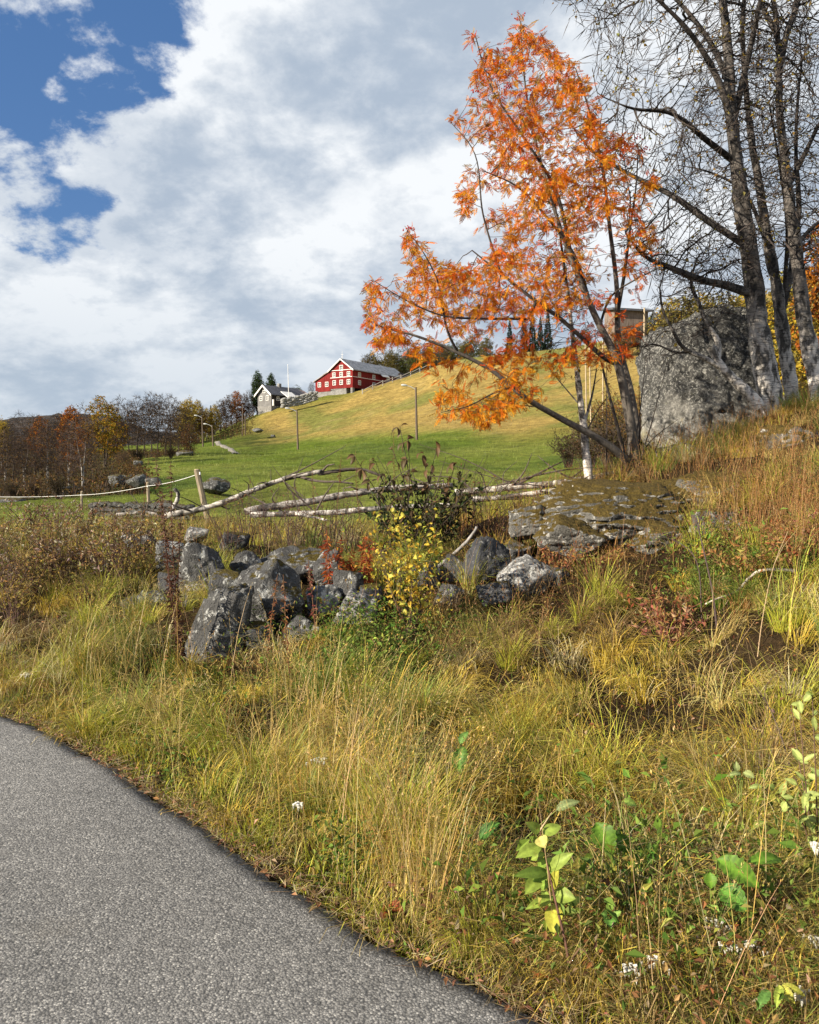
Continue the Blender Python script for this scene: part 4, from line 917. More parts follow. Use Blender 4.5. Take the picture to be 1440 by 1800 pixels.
# --- birches on the right
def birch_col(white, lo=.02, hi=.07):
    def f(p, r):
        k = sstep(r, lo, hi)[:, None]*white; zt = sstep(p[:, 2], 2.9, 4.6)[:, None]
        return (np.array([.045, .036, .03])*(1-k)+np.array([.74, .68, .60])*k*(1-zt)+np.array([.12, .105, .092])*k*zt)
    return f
def birch(label, lines, att, y, name='birch_tree', step=.13, di=1.2, dk=.2, iters=90, r0=.0056, nleaf=0, white=1.0, trop=(0, 0, -.03), leafcol=((.38, .26, .05), (.28, .17, .04), (.28, .24, .06)), lsize=.052, ex=2.1, lo=.02, hi=.07):
    b0 = lines[0][0][0].copy(); b0[2] = g(b0[0], b0[1]); X, par, rr, cnt, ns = grow(lines, att, step, di, dk, iters, r0, ex, .15, trop)
    root = thing(name, label, 'tree', b0); ch = chains_of(X, par, rr); cf = birch_col(white, lo, hi); tr = max(.05, rr.max()*.55)
    for p, r, i in ch:
        if r.max() >= tr:
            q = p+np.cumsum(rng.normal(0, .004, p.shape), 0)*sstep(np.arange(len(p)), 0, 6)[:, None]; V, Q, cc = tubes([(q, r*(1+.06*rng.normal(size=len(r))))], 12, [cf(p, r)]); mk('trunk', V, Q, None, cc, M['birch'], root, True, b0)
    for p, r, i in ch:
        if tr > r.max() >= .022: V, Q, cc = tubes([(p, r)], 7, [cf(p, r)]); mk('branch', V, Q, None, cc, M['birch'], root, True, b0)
    th = [(p, r) for p, r, i in ch if r.max() < .022]
    if th: V, Q, cc = tubes(th, 3, [cf(p, r) for p, r in th]); tag(mk('twigs', V, Q, None, cc, M['bark'], root, False, b0), kind='stuff')
    ti = np.where((np.arange(len(X)) >= ns) & (rr < .016))[0]; k = int(len(ti)*1.1); ii = rng.choice(ti, k); dd = X[ii]-X[par[ii]]; dd /= np.linalg.norm(dd, axis=1, keepdims=True)+1e-9
    dv = dd+rdir(k)*.75+np.array([0, 0, -.12]); dv /= np.linalg.norm(dv, axis=1, keepdims=True); ll = rng.uniform(.12, .42, k)*step/.13; V, T, cc = leaves(X[ii], dv, rdir(k), ll, np.full(k, .0038), np.tile([.05, .038, .032], (k, 1)), .1, False, .08); tag(mk('fine_twigs', V, None, T, cc, M['bark'], root, False, b0), kind='stuff')
    if nleaf:
        ti = np.where((np.arange(len(X)) >= ns) & (rr < .012))[0]; ii = rng.choice(ti, nleaf); p = X[ii]+rng.normal(0, .02, (nleaf, 3)); a_ = rdir(nleaf, -.7); s_ = lsize*rng.uniform(.7, 1.3, nleaf)
        V, T, cc = leaves(p, a_, rdir(nleaf), s_, s_*.75, pick(leafcol, nleaf)); tag(mk('leaves', V, None, T, cc, M['leaf'], root, False, b0), kind='stuff')
    return root
YB = 12.9
def B_(pts, dys=None, y=YB): return px_line(pts, y, dys)
linesA = [
    (B_([(1362, 730), (1354, 690), (1338, 600), (1326, 500), (1312, 400), (1299, 300), (1289, 200), (1281, 100), (1271, 0), (1262, -140), (1258, -300), (1262, -430)], [0, 0, .2]), .175, .03, None),
    (B_([(1317, 400), (1300, 300), (1262, 140), (1207, 50), (1157, 0), (1110, -40)], [0, -.3, -.8, -1]), .075, .012, 0),
    (B_([(1300, 290), (1241, 245), (1183, 200), (1110, 190), (1060, 170)], [.1, -.5, -.9]), .05, .008, 0),
    (B_([(1310, 430), (1241, 385), (1183, 344), (1113, 309), (1045, 268), (1000, 215)], [.1, .3, .6, .8]), .06, .008, 0),
    (B_([(1318, 515), (1270, 500), (1241, 494), (1183, 472), (1132, 449), (1100, 410)], [0, -.5, -.9]), .075, .012, 0),
    (B_([(1285, 150), (1240, 60), (1150, -30), (1050, -60)], [.2, .6, 1.0]), .045, .008, 0),
    (B_([(1290, 210), (1320, 80), (1350, -60), (1380, -200)], [.2, -.4, -.7]), .05, .01, 0),
    (B_([(1270, 0), (1200, -120), (1130, -200)], [.2, -.2, -.4]), .04, .01, 0)]
polyA = [(950, -10), (1030, 60), (1060, 180), (1000, 210), (1010, 270), (1080, 330), (1100, 400), (1080, 430), (1150, 500), (1230, 530), (1330, 480), (1400, 300), (1430, 100), (1440, -200), (1330, -460), (1150, -380), (990, -200)]
birch('large birch with whitish lower trunk, leftmost of the three birches before the giant boulder', linesA, att_poly(polyA, 6500, YB, 1.25), YB, nleaf=1300)
linesB = [
    (B_([(1396, 715), (1390, 680), (1376, 600), (1366, 520), (1350, 430), (1335, 320), (1318, 200), (1310, 60), (1318, -80), (1322, -250)], [.5, .6, .8]), .11, .02, None),
    (B_([(1372, 560), (1392, 470), (1405, 380), (1400, 250), (1412, 100)], [.7, 1.0, 1.2]), .055, .012, 0),
    (B_([(1350, 430), (1300, 330), (1240, 300), (1190, 290)], [.7, 1.0, 1.4]), .035, .008, 0),
    (B_([(1376, 610), (1380, 500), (1384, 400), (1372, 300), (1352, 180)], [.8, .6, .5]), .04, .01, 0)]
birch('middle birch with thinner dark forked stem before the giant boulder', linesB, att_poly([(1150, 330), (1200, 200), (1230, 0), (1260, -250), (1420, -250), (1450, 100), (1440, 420), (1400, 500), (1330, 480), (1240, 400)], 2400, YB+.8, .8), YB, nleaf=420)
linesC = [
    (B_([(1440, 705), (1433, 650), (1424, 600), (1411, 520), (1399, 420), (1386, 330), (1378, 262), (1372, 180), (1370, 117), (1364, 29), (1345, -80), (1330, -220)], [-.3, -.2, 0]), .125, .022, None),
    (B_([(1370, 120), (1384, 60), (1405, 0), (1430, -120)], [0, -.3]), .06, .012, 0),
    (B_([(1366, 60), (1340, 10), (1325, -60)], [0, .4]), .045, .012, 0),
    (B_([(1385, 330), (1415, 270), (1450, 200), (1490, 140)], [0, -.3, -.6]), .04, .01, 0),
    (B_([(1400, 430), (1440, 390), (1500, 360)], [0, .4, .7]), .035, .01, 0)]
birch('birch with speckled white trunk at the right edge of the picture', linesC, att_poly([(1330, 440), (1320, 250), (1300, 50), (1290, -200), (1400, -300), (1540, -150), (1560, 200), (1530, 420), (1440, 470)], 3200, YB-.2, 1.0), YB, nleaf=620)
YS = 12.5
linesD = [(px_line([(1335, 716), (1318, 694), (1290, 668), (1265, 640), (1250, 612)], YS), .105, .06, None), (px_line([(1272, 648), (1235, 628), (1200, 610), (1180, 575), (1165, 545), (1160, 505)], YS, [0, -.2]), .045, .012, 0),
          (px_line([(1262, 636), (1262, 600), (1240, 565), (1230, 535), (1215, 500), (1225, 455)], YS, [0, .2]), .05, .012, 0), (px_line([(1215, 618), (1190, 620), (1150, 605), (1128, 610)], YS, [0, -.3]), .022, .007, 1)]
birch('crooked leaning birch with pale twisted limbs against the giant boulder', linesD, att_poly([(1110, 620), (1140, 520), (1150, 430), (1230, 400), (1300, 430), (1290, 540), (1230, 600), (1180, 640)], 900, YS, .45), YS, step=.10, di=.9, dk=.14, nleaf=60, lo=.008, hi=.05, r0=.0036)
YT = 10.9
linesE = [(px_line([(1036, 850), (1032, 800), (1028, 735), (1020, 660), (1012, 600), (1006, 540), (998, 470), (985, 380), (975, 300)], YT), .062, .012, None), (px_line([(1026, 720), (1000, 690), (975, 660), (960, 640)], YT, [0, .3]), .014, .005, 0), (px_line([(1030, 735), (1042, 690), (1050, 640)], YT, [0, .3]), .02, .006, 0), (px_line([(1030, 760), (1055, 715), (1075, 690)], YT, [0, -.2]), .012, .004, 0)]
birch('slender young birch with pale pinkish-white trunk left of the rowan stems', linesE, att_poly([(960, 660), (1070, 660), (1040, 500), (1020, 330), (960, 280), (940, 400), (960, 540)], 330, YT, .5), YT, step=.1, di=.9, dk=.15, nleaf=110, lsize=.05, lo=.006, hi=.03, r0=.003)

# ------------------------------------------------------------------ woods, bushes and single far trees
PROTO = {}
def far_proto(kind, seed):
    global rng
    keep = rng; rng = np.random.default_rng(seed); H = 7.0; parts = []
    if kind == 'spruce':
        V, Q, cc = tubes([(np.array([[0, 0, 0], [0, 0, 3], [0, 0, 7]]), [.14, .08, .01])], 6, [np.array([.05, .04, .03])*np.ones((3, 1))]); parts.append(('trunk', V, Q, None, cc, 'bark', None))
        P, A_, L2 = [], [], []
        for z in np.linspace(.5, 6.9, 60):
            rad = 1.25*(1-z/7.05)**.85*rng.uniform(.75, 1.1); n = int(10+rad*14)
            for th in rng.uniform(0, 6.283, n):
                rr_ = rad*rng.uniform(.3, 1); P.append([rr_*.55*math.cos(th), rr_*.55*math.sin(th), z-.16*rr_]); A_.append([math.cos(th), math.sin(th), -.35+rng.normal(0, .15)]); L2.append(.12+rr_*.5)
        n = len(P); V, T, cc = leaves(np.array(P), np.array(A_), rdir(n, 1.5), np.array(L2), .16+0*np.array(L2), pick([(.018, .035, .018), (.03, .05, .022)], n)); parts.append(('crown', V, None, T, cc, 'leaf', 'stuff'))
        rng = keep; return parts
    shape = {'bare': (1.5, 2.2), 'bare_white': (1.35, 2.4), 'wide': (2.1, 2.4), 'orange': (1.6, 2.5), 'yellow': (1.45, 2.4), 'autumn': (2.1, 2.5), 'poplar': (.95, 2.9), 'green': (1.9, 2.3), 'rust': (1.6, 2.3), 'olive': (1.6, 2.4)}[kind]
    n_tr = 2 if kind in ('bare_white', 'autumn') else 1; lines = []
    for k in range(n_tr):
        sx = rng.normal(0, .12)+(k*.4-.2*(n_tr-1)); lines.append((np.array([[sx*.4, 0, -.25], [sx, rng.normal(0, .1), 2.0], [sx*1.6+rng.normal(0, .2), rng.normal(0, .2), 4.2], [sx*1.8+rng.normal(0, .25), rng.normal(0, .2), 6.3]]), .11 if n_tr == 1 else .085, .015, None))
    shape = (shape[0], 3.0 if kind != 'poplar' else 3.2); cz = 7-shape[1]; n = 760; d = rdir(n)*rng.uniform(.25, 1, (n, 1))**(1/2.2)*[shape[0], shape[0], shape[1]]; d[:, :2] *= (1.0-.38*np.clip(d[:, 2:]/shape[1], -1, 1)); att = d+[0, 0, cz]
    att = att[fbm(att*.8+seed, 2, seed) > .40] if kind not in ('poplar',) else att
    X, par, rr, cnt, ns = grow(lines, att, .22, 2.6, .30, 60, .011, 2.2, .25, (0, 0, .12))
    white = kind in ('bare_white', 'yellow'); tc_ = np.array([.55, .51, .46]) if white else np.array([.06, .046, .036]); bc = {'bare_white': np.array([.12, .085, .07])}.get(kind, np.array([.065, .048, .038]))
    ch = chains_of(X, par, rr); big = [(p, r) for p, r, i in ch if r.max() > .05]; sm = [(p, r) for p, r, i in ch if r.max() <= .05]
    V, Q, cc = tubes(big, 6, [(tc_*sstep(r, .02, .06)[:, None]+bc*(1-sstep(r, .02, .06)[:, None])) for p, r in big]); parts.append(('trunk', V, Q, None, cc, 'birch' if white else 'bark', None))
    # fine sprays at the tips
    ti = np.where((np.arange(len(X)) >= ns))[0]; acc = Acc(); V, Q, cc = tubes(sm, 3, [bc*np.ones((len(p), 1)) for p, r in sm]); acc.add(V, Q, None, cc)
    leafy = {'bare': .08, 'bare_white': .12, 'wide': .05, 'rust': .8}.get(kind, 1.0)
    k = 1700; ii = rng.choice(ti, k); dd = X[ii]-X[par[ii]]; dd /= np.linalg.norm(dd, axis=1, keepdims=True)+1e-9; V, T, cc = leaves(X[ii], dd+rdir(k)*.8, rdir(k), rng.uniform(.25, .6, k), np.full(k, .022), np.tile(bc*1.15, (k, 1)), .1, False, .1); acc.add(V, None, T, cc)
    pal = {'orange': ((.42, .14, .015), (.50, .20, .02), (.36, .10, .015)), 'yellow': ((.62, .45, .05), (.55, .36, .04), (.45, .36, .06)), 'autumn': ((.40, .26, .03), (.46, .22, .02), (.28, .24, .035), (.5, .3, .03)),
           'poplar': ((.045, .09, .022), (.06, .11, .03)), 'green': ((.10, .13, .03), (.14, .15, .035)), 'rust': ((.20, .09, .025), (.16, .08, .03)), 'olive': ((.17, .15, .045), (.22, .17, .04))}.get(kind, ((.26, .14, .035), (.18, .10, .03)))
    k = int({'rust': 1600, 'poplar': 4200}.get(kind, 3300)*leafy)
    ii = rng.choice(ti, k); pp = X[ii]+rng.normal(0, .14, (k, 3)); s_ = rng.uniform(.10, .22, k)*(1 if leafy > .5 else .8)
    V, T, cc = leaves(pp, rdir(k, -.2), rdir(k, .6), s_, s_*.8, np.clip(pick(pal, k)*(.7+.6*fbm(pp*.9, 2, 8))[:, None], .005, .9)); acc.add(V, None, T, cc)
    parts.append(('crown', np.concatenate(acc.V), np.concatenate(acc.Q), np.concatenate(acc.T), np.concatenate(acc.C), 'leaf', 'stuff')); rng = keep
    return parts
def far_tree(kind, var, u, vb, vt, y, label, group, name='tree', wide=1.0):
    key = (kind, var)
    if key not in PROTO:
        PROTO[key] = []
        for (nm, V, Q, T, cc, mt, kd) in far_proto(kind, hash(kind) % 97+13*var if False else sum(map(ord, kind))+13*var):
            o = mk(nm, V, Q, T, cc, M[mt], None, nm == 'trunk'); PROTO[key].append((nm, o.data, kd)); bpy.data.objects.remove(o)
    b_ = at(u, vb, y); gz = g(b_[0], b_[1]); top = at(u, vt, y)[2]; b_[2] = gz; h = max(top-gz, 1.0)
    r = thing(name, label, 'tree', b_, group); s = h/7.0; r.scale = (s*wide, s*wide, s); r.rotation_euler = (0, 0, (u*1.7+y) % 6.28)
    for nm, me, kd in PROTO[key]:
        o = bpy.data.objects.new(nm, me); C.objects.link(o); o.parent = r
        if kd: o['kind'] = kd
    return r
ORD = ['first', 'second', 'third', 'fourth', 'fifth', 'sixth', 'seventh', 'eighth', 'ninth', 'tenth', 'eleventh', 'twelfth', 'thirteenth', 'fourteenth', 'fifteenth', 'sixteenth', 'seventeenth', 'eighteenth', 'nineteenth', 'twentieth']
g1 = 'bare trees at the near edge of the left wood'
near_w = sorted([(8, 872, 742, 50), (26, 876, 758, 47), (44, 872, 748, 52), (62, 874, 725, 55), (84, 876, 735, 48), (104, 874, 722, 52), (122, 872, 740, 46)])
for i, (u, vb, vt, y) in enumerate(near_w): far_tree('bare' if i % 2 else 'bare_white', i % 3, u, vb, vt, y, f'bare brown tree at the wood edge behind the tape fence, {ORD[i]} from the left', g1, 'bare_tree')
far_tree('bare_white', 2, 147, 884, 706, 43, 'white-trunked birch standing alone in front of the left wood', None, 'birch_tree', .85)
far_tree('orange', 0, 128, 815, 712, 78, 'red-orange tree behind the lone white-trunked birch', None, 'orange_tree'); far_tree('autumn', 0, 184, 812, 692, 82, 'large golden-green tree in front of the bare trees', None, 'golden_tree', 1.05)
far_tree('orange', 1, 72, 800, 728, 95, 'orange tree among the bare brown trees on the left', None, 'orange_tree'); far_tree('yellow', 1, 4, 790, 735, 100, 'yellow tree at the left edge of the picture', None, 'yellow_tree')
g2 = 'second row of the left wood'
for i, u in enumerate((-18, 18, 36, 54, 90, 108, 150, 166, 205)): far_tree(['rust', 'bare', 'wide', 'rust', 'bare'][i % 5], i % 2, u, 810, 745-12*(i % 3)+5*(i % 2), 92+6*(i % 4), f'dull brown tree in the second row of the left wood, {ORD[i]} from the left', g2, 'brown_tree')
g3 = 'tall bare trees beyond the green terrace'
for i, (u, vt, y) in enumerate([(214, 694, 108), (228, 700, 112), (241, 690, 105), (256, 696, 115), (266, 684, 108), (277, 688, 118), (289, 692, 106), (301, 688, 112), (314, 700, 104), (328, 712, 110)]):
    far_tree(['wide', 'bare', 'bare'][i % 3], i % 3, u, 794, vt, y, f'tall bare tree beyond the green terrace, {ORD[i]} from the golden tree', g3, 'bare_tree', .85)
far_tree('rust', 1, 334, 800, 742, 100, 'low rusty-brown tree at the right end of the terrace row', None, 'brown_tree', 1.3)
g4 = 'trees on the ridge left of the farmhouse'
for i, (k, u, vt, y) in enumerate([('yellow', 322, 705, 190), ('yellow', 334, 698, 195), ('yellow', 348, 702, 200), ('rust', 356, 716, 196), ('yellow', 364, 716, 205), ('spruce', 371, 712, 210), ('yellow', 378, 710, 206), ('bare', 388, 700, 212), ('rust', 398, 694, 215), ('bare', 407, 690, 212), ('orange', 417, 686, 216), ('rust', 429, 690, 218), ('bare', 438, 684, 220), ('rust', 445, 696, 222)]):
    far_tree(k, i % 2, u, 760, vt, y, f'{ {"yellow": "yellow autumn", "rust": "reddish-brown", "bare": "bare grey", "spruce": "dark pointed", "orange": "bright orange"}[k]} tree on the ridge left of the farmhouse, {ORD[i]} from the left', g4, {'yellow': 'yellow_tree', 'rust': 'brown_tree', 'bare': 'bare_tree', 'spruce': 'spruce_tree', 'orange': 'orange_tree'}[k])
far_tree('poplar', 0, 453, 725, 650, 222, 'tall dark green tree just left of the farmhouse', None, 'green_tree', 1.1); far_tree('poplar', 1, 477, 722, 654, 230, 'dark green tree rising behind the farmhouse roof', None, 'green_tree', 1.1)
far_tree('green', 0, 520, 705, 676, 240, 'round pale green tree between the farmhouse and the barn', None, 'green_tree', 1.5); far_tree('bare', 1, 548, 704, 670, 232, 'small bare tree against the left end of the red barn', None, 'bare_tree')
g5 = 'trees on the crest right of the red barn'
for i, u in enumerate(range(642, 836, 11)):
    k = ['bare', 'olive', 'green', 'bare', 'rust', 'olive', 'yellow', 'bare'][(i*5+i//3) % 8]
    far_tree(k, i % 2, u, 640, 622-i*1.7-6*math.sin(i*2.3), 268+7*(i % 4), f'{ {"bare": "bare", "olive": "olive-leaved", "green": "green-leaved", "rust": "brown-leaved", "yellow": "yellow"}[k]} tree on the crest right of the barn, {ORD[i]} from the barn', g5, {'bare': 'bare_tree', 'olive': 'olive_tree', 'green': 'green_tree', 'rust': 'brown_tree', 'yellow': 'yellow_tree'}[k], 1.15)
g6 = 'spruces on the crest behind the rowan'
for i, (u, vt) in enumerate([(896, 560), (922, 558), (936, 548), (950, 556), (963, 543)]): far_tree('spruce', i % 2, u, 600, vt, 275+8*(i % 3), f'dark spruce on the crest glimpsed through the rowan, {ORD[i]} from the left', g6, 'spruce_tree', .9)
for i, (k, u, vt, y) in enumerate([('olive', 855, 590, 262), ('rust', 1030, 572, 250), ('green', 1150, 548, 190), ('yellow', 1178, 522, 120), ('olive', 1205, 508, 100), ('yellow', 1235, 512, 110), ('olive', 1268, 505, 95), ('yellow', 1300, 508, 105), ('green', 1335, 520, 120), ('yellow', 1385, 470, 60)]):
    far_tree(k, (i+1) % 2, u, 640, vt, y, f'{ {"olive": "olive-brown", "rust": "brown", "green": "green", "yellow": "yellow"}[k]} tree on the slope behind rowan and giant boulder, {ORD[i]} from the left', 'trees behind the giant boulder', {'olive': 'olive_tree', 'rust': 'brown_tree', 'green': 'green_tree', 'yellow': 'yellow_tree'}[k], 1.2)
far_tree('orange', 2, 1475, 700, 300, 22, 'orange-yellow tree behind the birches at the right edge of the picture', None, 'orange_tree', .8)

# --- bushes: many fine stems and small leaves
def bush_mesh(seed, nst, h, spread, nleaf, pal, lsz, stemc, bend=.25, asp=.5, r0=.006, leafz=.25):
    global rng
    keep = rng; rng = np.random.default_rng(seed); ch = []; tips = []
    for k in range(nst):
        th = rng.uniform(0, 6.283); b_ = np.array([math.cos(th), math.sin(th), 0])*spread*.25*rng.random(); hh = h*rng.uniform(.5, 1.05); lean = spread*rng.uniform(.1, 1.0)
        e = b_+np.array([math.cos(th)*lean, math.sin(th)*lean, hh]); md = (b_+e)/2+np.array([math.cos(th), math.sin(th), 0])*-lean*bend+rng.normal(0, .03*h, 3); p = smooth_line([b_, md, e], 9); p[1:] += np.cumsum(rng.normal(0, .008*h, (8, 3)), 0); ch.append((p, np.linspace(r0, r0*.25, 9))); tips.append(p[2:])
        for q in range(rng.integers(2, 6)):
            i = rng.integers(2, 8); d = rdir(1, .5)[0]; q_ = np.linspace(0, 1, 5)[:, None]*d*h*rng.uniform(.12, .35)+p[i]; q_[2:] += rng.normal(0, .012*h, (3, 3)); ch.append((q_, np.linspace(r0*.5, r0*.2, 5))); tips.append(q_[1:])
    V, Q, cc = tubes(ch, 3, [np.asarray(stemc)*(1+.2*rng.normal())*np.ones((len(p), 1)) for p, r in ch]); tp = np.concatenate(tips); tp = tp[tp[:, 2] > leafz*h]
    ii = rng.integers(0, len(tp), nleaf); s_ = lsz*rng.uniform(.6, 1.4, nleaf); LV, LT, LC = leaves(tp[ii]+rng.normal(0, .006, (nleaf, 3)), rdir(nleaf, .2), rdir(nleaf), s_, s_*asp, pick(pal, nleaf, .2), .25, False, .25); rng = keep
    return (V, Q, cc), (LV, LT, LC)
BUSH = {}
def bush(key, pos, s, label, group, name='bush', rot=None, **kw):
    if key not in BUSH:
        a_, b_ = bush_mesh(**kw); o1 = mk('stems', a_[0], a_[1], None, a_[2], M['bark']); o2 = mk('foliage', b_[0], None, b_[1], b_[2], M['leaf']); BUSH[key] = (o1.data, o2.data); bpy.data.objects.remove(o1); bpy.data.objects.remove(o2)
    r = thing(name, label, 'bush', pos, group); r.scale = (s, s, s); r.rotation_euler = (0, 0, rng.uniform(0, 6.28) if rot is None else rot)
    for nm, me in zip(('stems', 'foliage'), BUSH[key]): o = bpy.data.objects.new(nm, me); C.objects.link(o); o.parent = r; o['kind'] = 'stuff'
    return r
def gpos(u, v, y, dz=0): p = at(u, v, y); p[2] = g(p[0], p[1])+dz; return p
BR = dict(nst=55, h=3.0, spread=1.7, nleaf=2600, lsz=.10, stemc=(.07, .05, .04), r0=.022, asp=.6)
for i, (k, u, y, s, lab) in enumerate([(0, 1035, 46, .95, 'dense dark brown bush behind the young birch trunk'), (1, 1075, 44, 1.0, 'dark bush right of the young birch, behind the rowan stems'), (2, 1095, 60, 1.5, 'orange-brown bush between the rowan trunk and the giant boulder'), (2, 1128, 52, 1.5, 'orange-brown bush touching the left side of the giant boulder'), (1, 1000, 52, .8, 'low brown bush left of the young birch trunk'), (2, 1060, 75, 1.4, 'reddish-brown bush around the pale poles'), (2, 1092, 188, 2.4, 'brown bush in front of the hillside building, left one'), (1, 1125, 188, 2.4, 'dark brown bush in front of the hillside building, right one')]):
    bush(('far', k), gpos(u, 780, y), s, lab, 'bushes behind the rowan', 'brown_bush', seed=300+k, pal=[((.10, .065, .03), (.14, .085, .035)), ((.07, .055, .03), (.11, .075, .03)), ((.30, .16, .035), (.24, .12, .03), (.20, .13, .04))][k], **BR)
for i, (u, v, y, s) in enumerate([(60, 880, 40, .35), (105, 885, 36, .4), (190, 868, 44, .35), (225, 870, 40, .3), (215, 806, 75, .5), (245, 800, 85, .55), (300, 800, 95, .5), (20, 880, 38, .35)]):
    bush(('far', i % 2), gpos(u, v, y), s, ['low brown bush at the foot of the left wood', 'brown bush by the short pale fence post', 'low bush among the field stones at the meadow edge', 'small brown bush behind the low stone wall', 'brown bush under the golden tree', 'brown bush at the left end of the green terrace', 'brown bush under the tall bare trees', 'brown bush by the tape fence at the left edge'][i], 'bushes along the left wood', 'brown_bush', seed=300+i % 2, pal=((.10, .065, .03), (.14, .085, .035)), **BR)

# undergrowth of the left wood: brown twigs and dead leaves nobody could count
n = 5200; yy = 38+75*rng.random(n)**1.3; aa = -.33-.32*rng.random(n)+.04*rng.normal(size=n)*0; aa = np.where(rng.random(n) < .25, -.32-.02*rng.random(n)-(yy-40)*.0003, aa); xx = aa*yy; zg = G(xx, yy)
k = (fbm2(xx, yy, .15, 3, 61)+.1*rng.normal(size=n)) > .38; xx, yy, zg = xx[k], yy[k], zg[k]; n = len(xx); 
n3 = 4200; t_ = rng.random(n3); y3 = np.where(t_ < .35, rng.uniform(102, 122, n3), rng.uniform(185, 245, n3)); a3 = np.where(t_ < .35, rng.uniform(-.37, -.262, n3), rng.uniform(-.30, -.188, n3)); a3 = np.where(t_ > .75, rng.uniform(-.06, .25, n3), a3); y3 = np.where(t_ > .75, rng.uniform(258, 285, n3), y3)
xx = np.r_[xx, a3*y3]; yy = np.r_[yy, y3]; zg = np.r_[zg, G(a3*y3, y3)]; n = len(xx); acc = Acc()
V, Q, T, cc = blades(np.stack([xx, yy, zg-.05], -1), rng.uniform(0, 6.28, n), rng.uniform(.3, 1.2, n)*np.where(yy > 180, 2.0, 1), rng.uniform(.03, .07, n)*np.where(yy > 180, 1.6, 1), rng.uniform(0, .5, n), rng.uniform(0, .6, n), pick([(.09, .06, .04), (.13, .085, .05), (.06, .045, .035)], n)); acc.add(V, Q, T, cc)
m_ = n*3; ii = rng.integers(0, n, m_); pp = np.stack([xx[ii]+rng.normal(0, .3, m_), yy[ii]+rng.normal(0, .3, m_), zg[ii]+rng.uniform(.05, .9, m_)*np.where(yy[ii] > 180, 2.0, 1)], -1); s_ = rng.uniform(.08, .2, m_)*np.where(pp[:, 1] > 180, 2.0, 1)
V, T, cc = leaves(pp, rdir(m_), rdir(m_, .6), s_, s_*.7, pick([(.15, .085, .035), (.10, .06, .03), (.22, .12, .03), (.12, .10, .03)], m_)); acc.add(V, None, T, cc)
tag(acc.build('undergrowth', M['leaf']), 'brown undergrowth filling the left wood', 'undergrowth', kind='stuff')

# ------------------------------------------------------------------ fallen birches behind the boulders
def log(lines, label, y, mat='birch', name='fallen_birch', col=(.60, .56, .50), parts=('trunk', 'branch')):
    P = [(smooth_line([at(u, v, y+d) for u, v, d in pts], 26), r0, r1, nm, c) for pts, r0, r1, nm, c in lines]; b_ = P[0][0][0].copy(); root = thing(name, label, 'fallen tree', b_, 'fallen birches behind the boulders')
    for p, r0, r1, nm, c in P:
        n = len(p); p[1:] += np.cumsum(rng.normal(0, r0*.10, (n-1, 3)), 0)*.6; r = .68*np.linspace(r0, r1, n)*(1+.07*rng.normal(size=n)); p = np.concatenate([p[:1], p, p[-1:]]); r = np.r_[.002, r, .002]
        V, Q, cc = tubes([(p, r)], 10, [np.asarray(c)*np.ones((len(p), 1))]); mk(nm, V, Q, None, cc, M[mat if np.mean(c) > .3 else 'bark'], root, True, b_)
        if nm == 'trunk' and r0 > .04:
            for q in range(13):
                s0 = p[rng.integers(3, len(p)-2)]; d = np.array([rng.normal(0, .6), rng.normal(0, .3), rng.uniform(-.1, .7)]); l_ = rng.uniform(.25, 1.1); e = s0+d*l_; mdp = (s0+e)/2+rng.normal(0, .08, 3); V, Q, cc = tubes([(smooth_line([s0, mdp, e], 8), np.linspace(.016, .004, 8)*rng.uniform(.6, 1.2))], 5, [np.array(DK)*np.ones((8, 1))]); mk('branch', V, Q, None, cc, M['bark'], root, True, b_)
WH = (.50, .46, .40); DK = (.10, .08, .065)
log([([(290, 908, 0), (380, 888, .2), (470, 852, .4), (530, 836, .5), (570, 830, .5)], .075, .05, 'trunk', WH), ([(525, 838, .5), (560, 846, .4), (600, 848, .3), (622, 852, .3)], .035, .02, 'branch', DK), ([(560, 832, .5), (600, 828, .5), (640, 828, .6), (672, 838, .6)], .05, .03, 'branch', DK), ([(565, 830, .5), (575, 820, .4), (588, 816, .3)], .03, .012, 'branch', DK), ([(498, 845, .4), (520, 862, .2), (545, 880, .1)], .015, .006, 'branch', DK), ([(600, 848, .3), (612, 842, .3), (625, 836, .3)], .016, .006, 'branch', DK), ([(475, 854, .4), (460, 848, .3), (452, 852, .3)], .02, .008, 'branch', DK)],
    'forked fallen birch with one end raised, leftmost of the fallen trunks', 12.4)
log([([(430, 900, 0), (520, 888, .1), (620, 872, .2), (700, 862, .3), (800, 856, .4)], .085, .065, 'trunk', (.34, .31, .28)), ([(700, 862, .3), (740, 850, .3), (780, 846, .4)], .025, .01, 'branch', DK)], 'grey-barked fallen birch running behind the dark bush', 11.8)
log([([(440, 905, 0), (560, 902, 0), (640, 898, 0), (700, 892, .1), (800, 890, .2)], .062, .05, 'trunk', (.54, .50, .45)), ([(500, 900, 0), (540, 906, -.1), (575, 912, -.2)], .04, .02, 'branch', (.66, .62, .56))], 'bright white fallen birch lying lowest, with a short broken fork', 11.4)
log([([(800, 866, .3), (880, 858, .2), (960, 850, .1), (1040, 840, .0), (1085, 832, 0)], .075, .06, 'trunk', WH), ([(900, 856, .2), (935, 838, .2), (965, 824, .2), (990, 812, .2)], .03, .012, 'branch', DK), ([(860, 858, .2), (915, 842, .2), (980, 828, .1), (1040, 822, 0)], .025, .01, 'branch', DK), ([(1000, 845, .1), (1020, 828, 0), (1060, 822, -.1)], .02, .008, 'branch', DK)], 'fallen birch running to the foot of the rowan', 11.6)
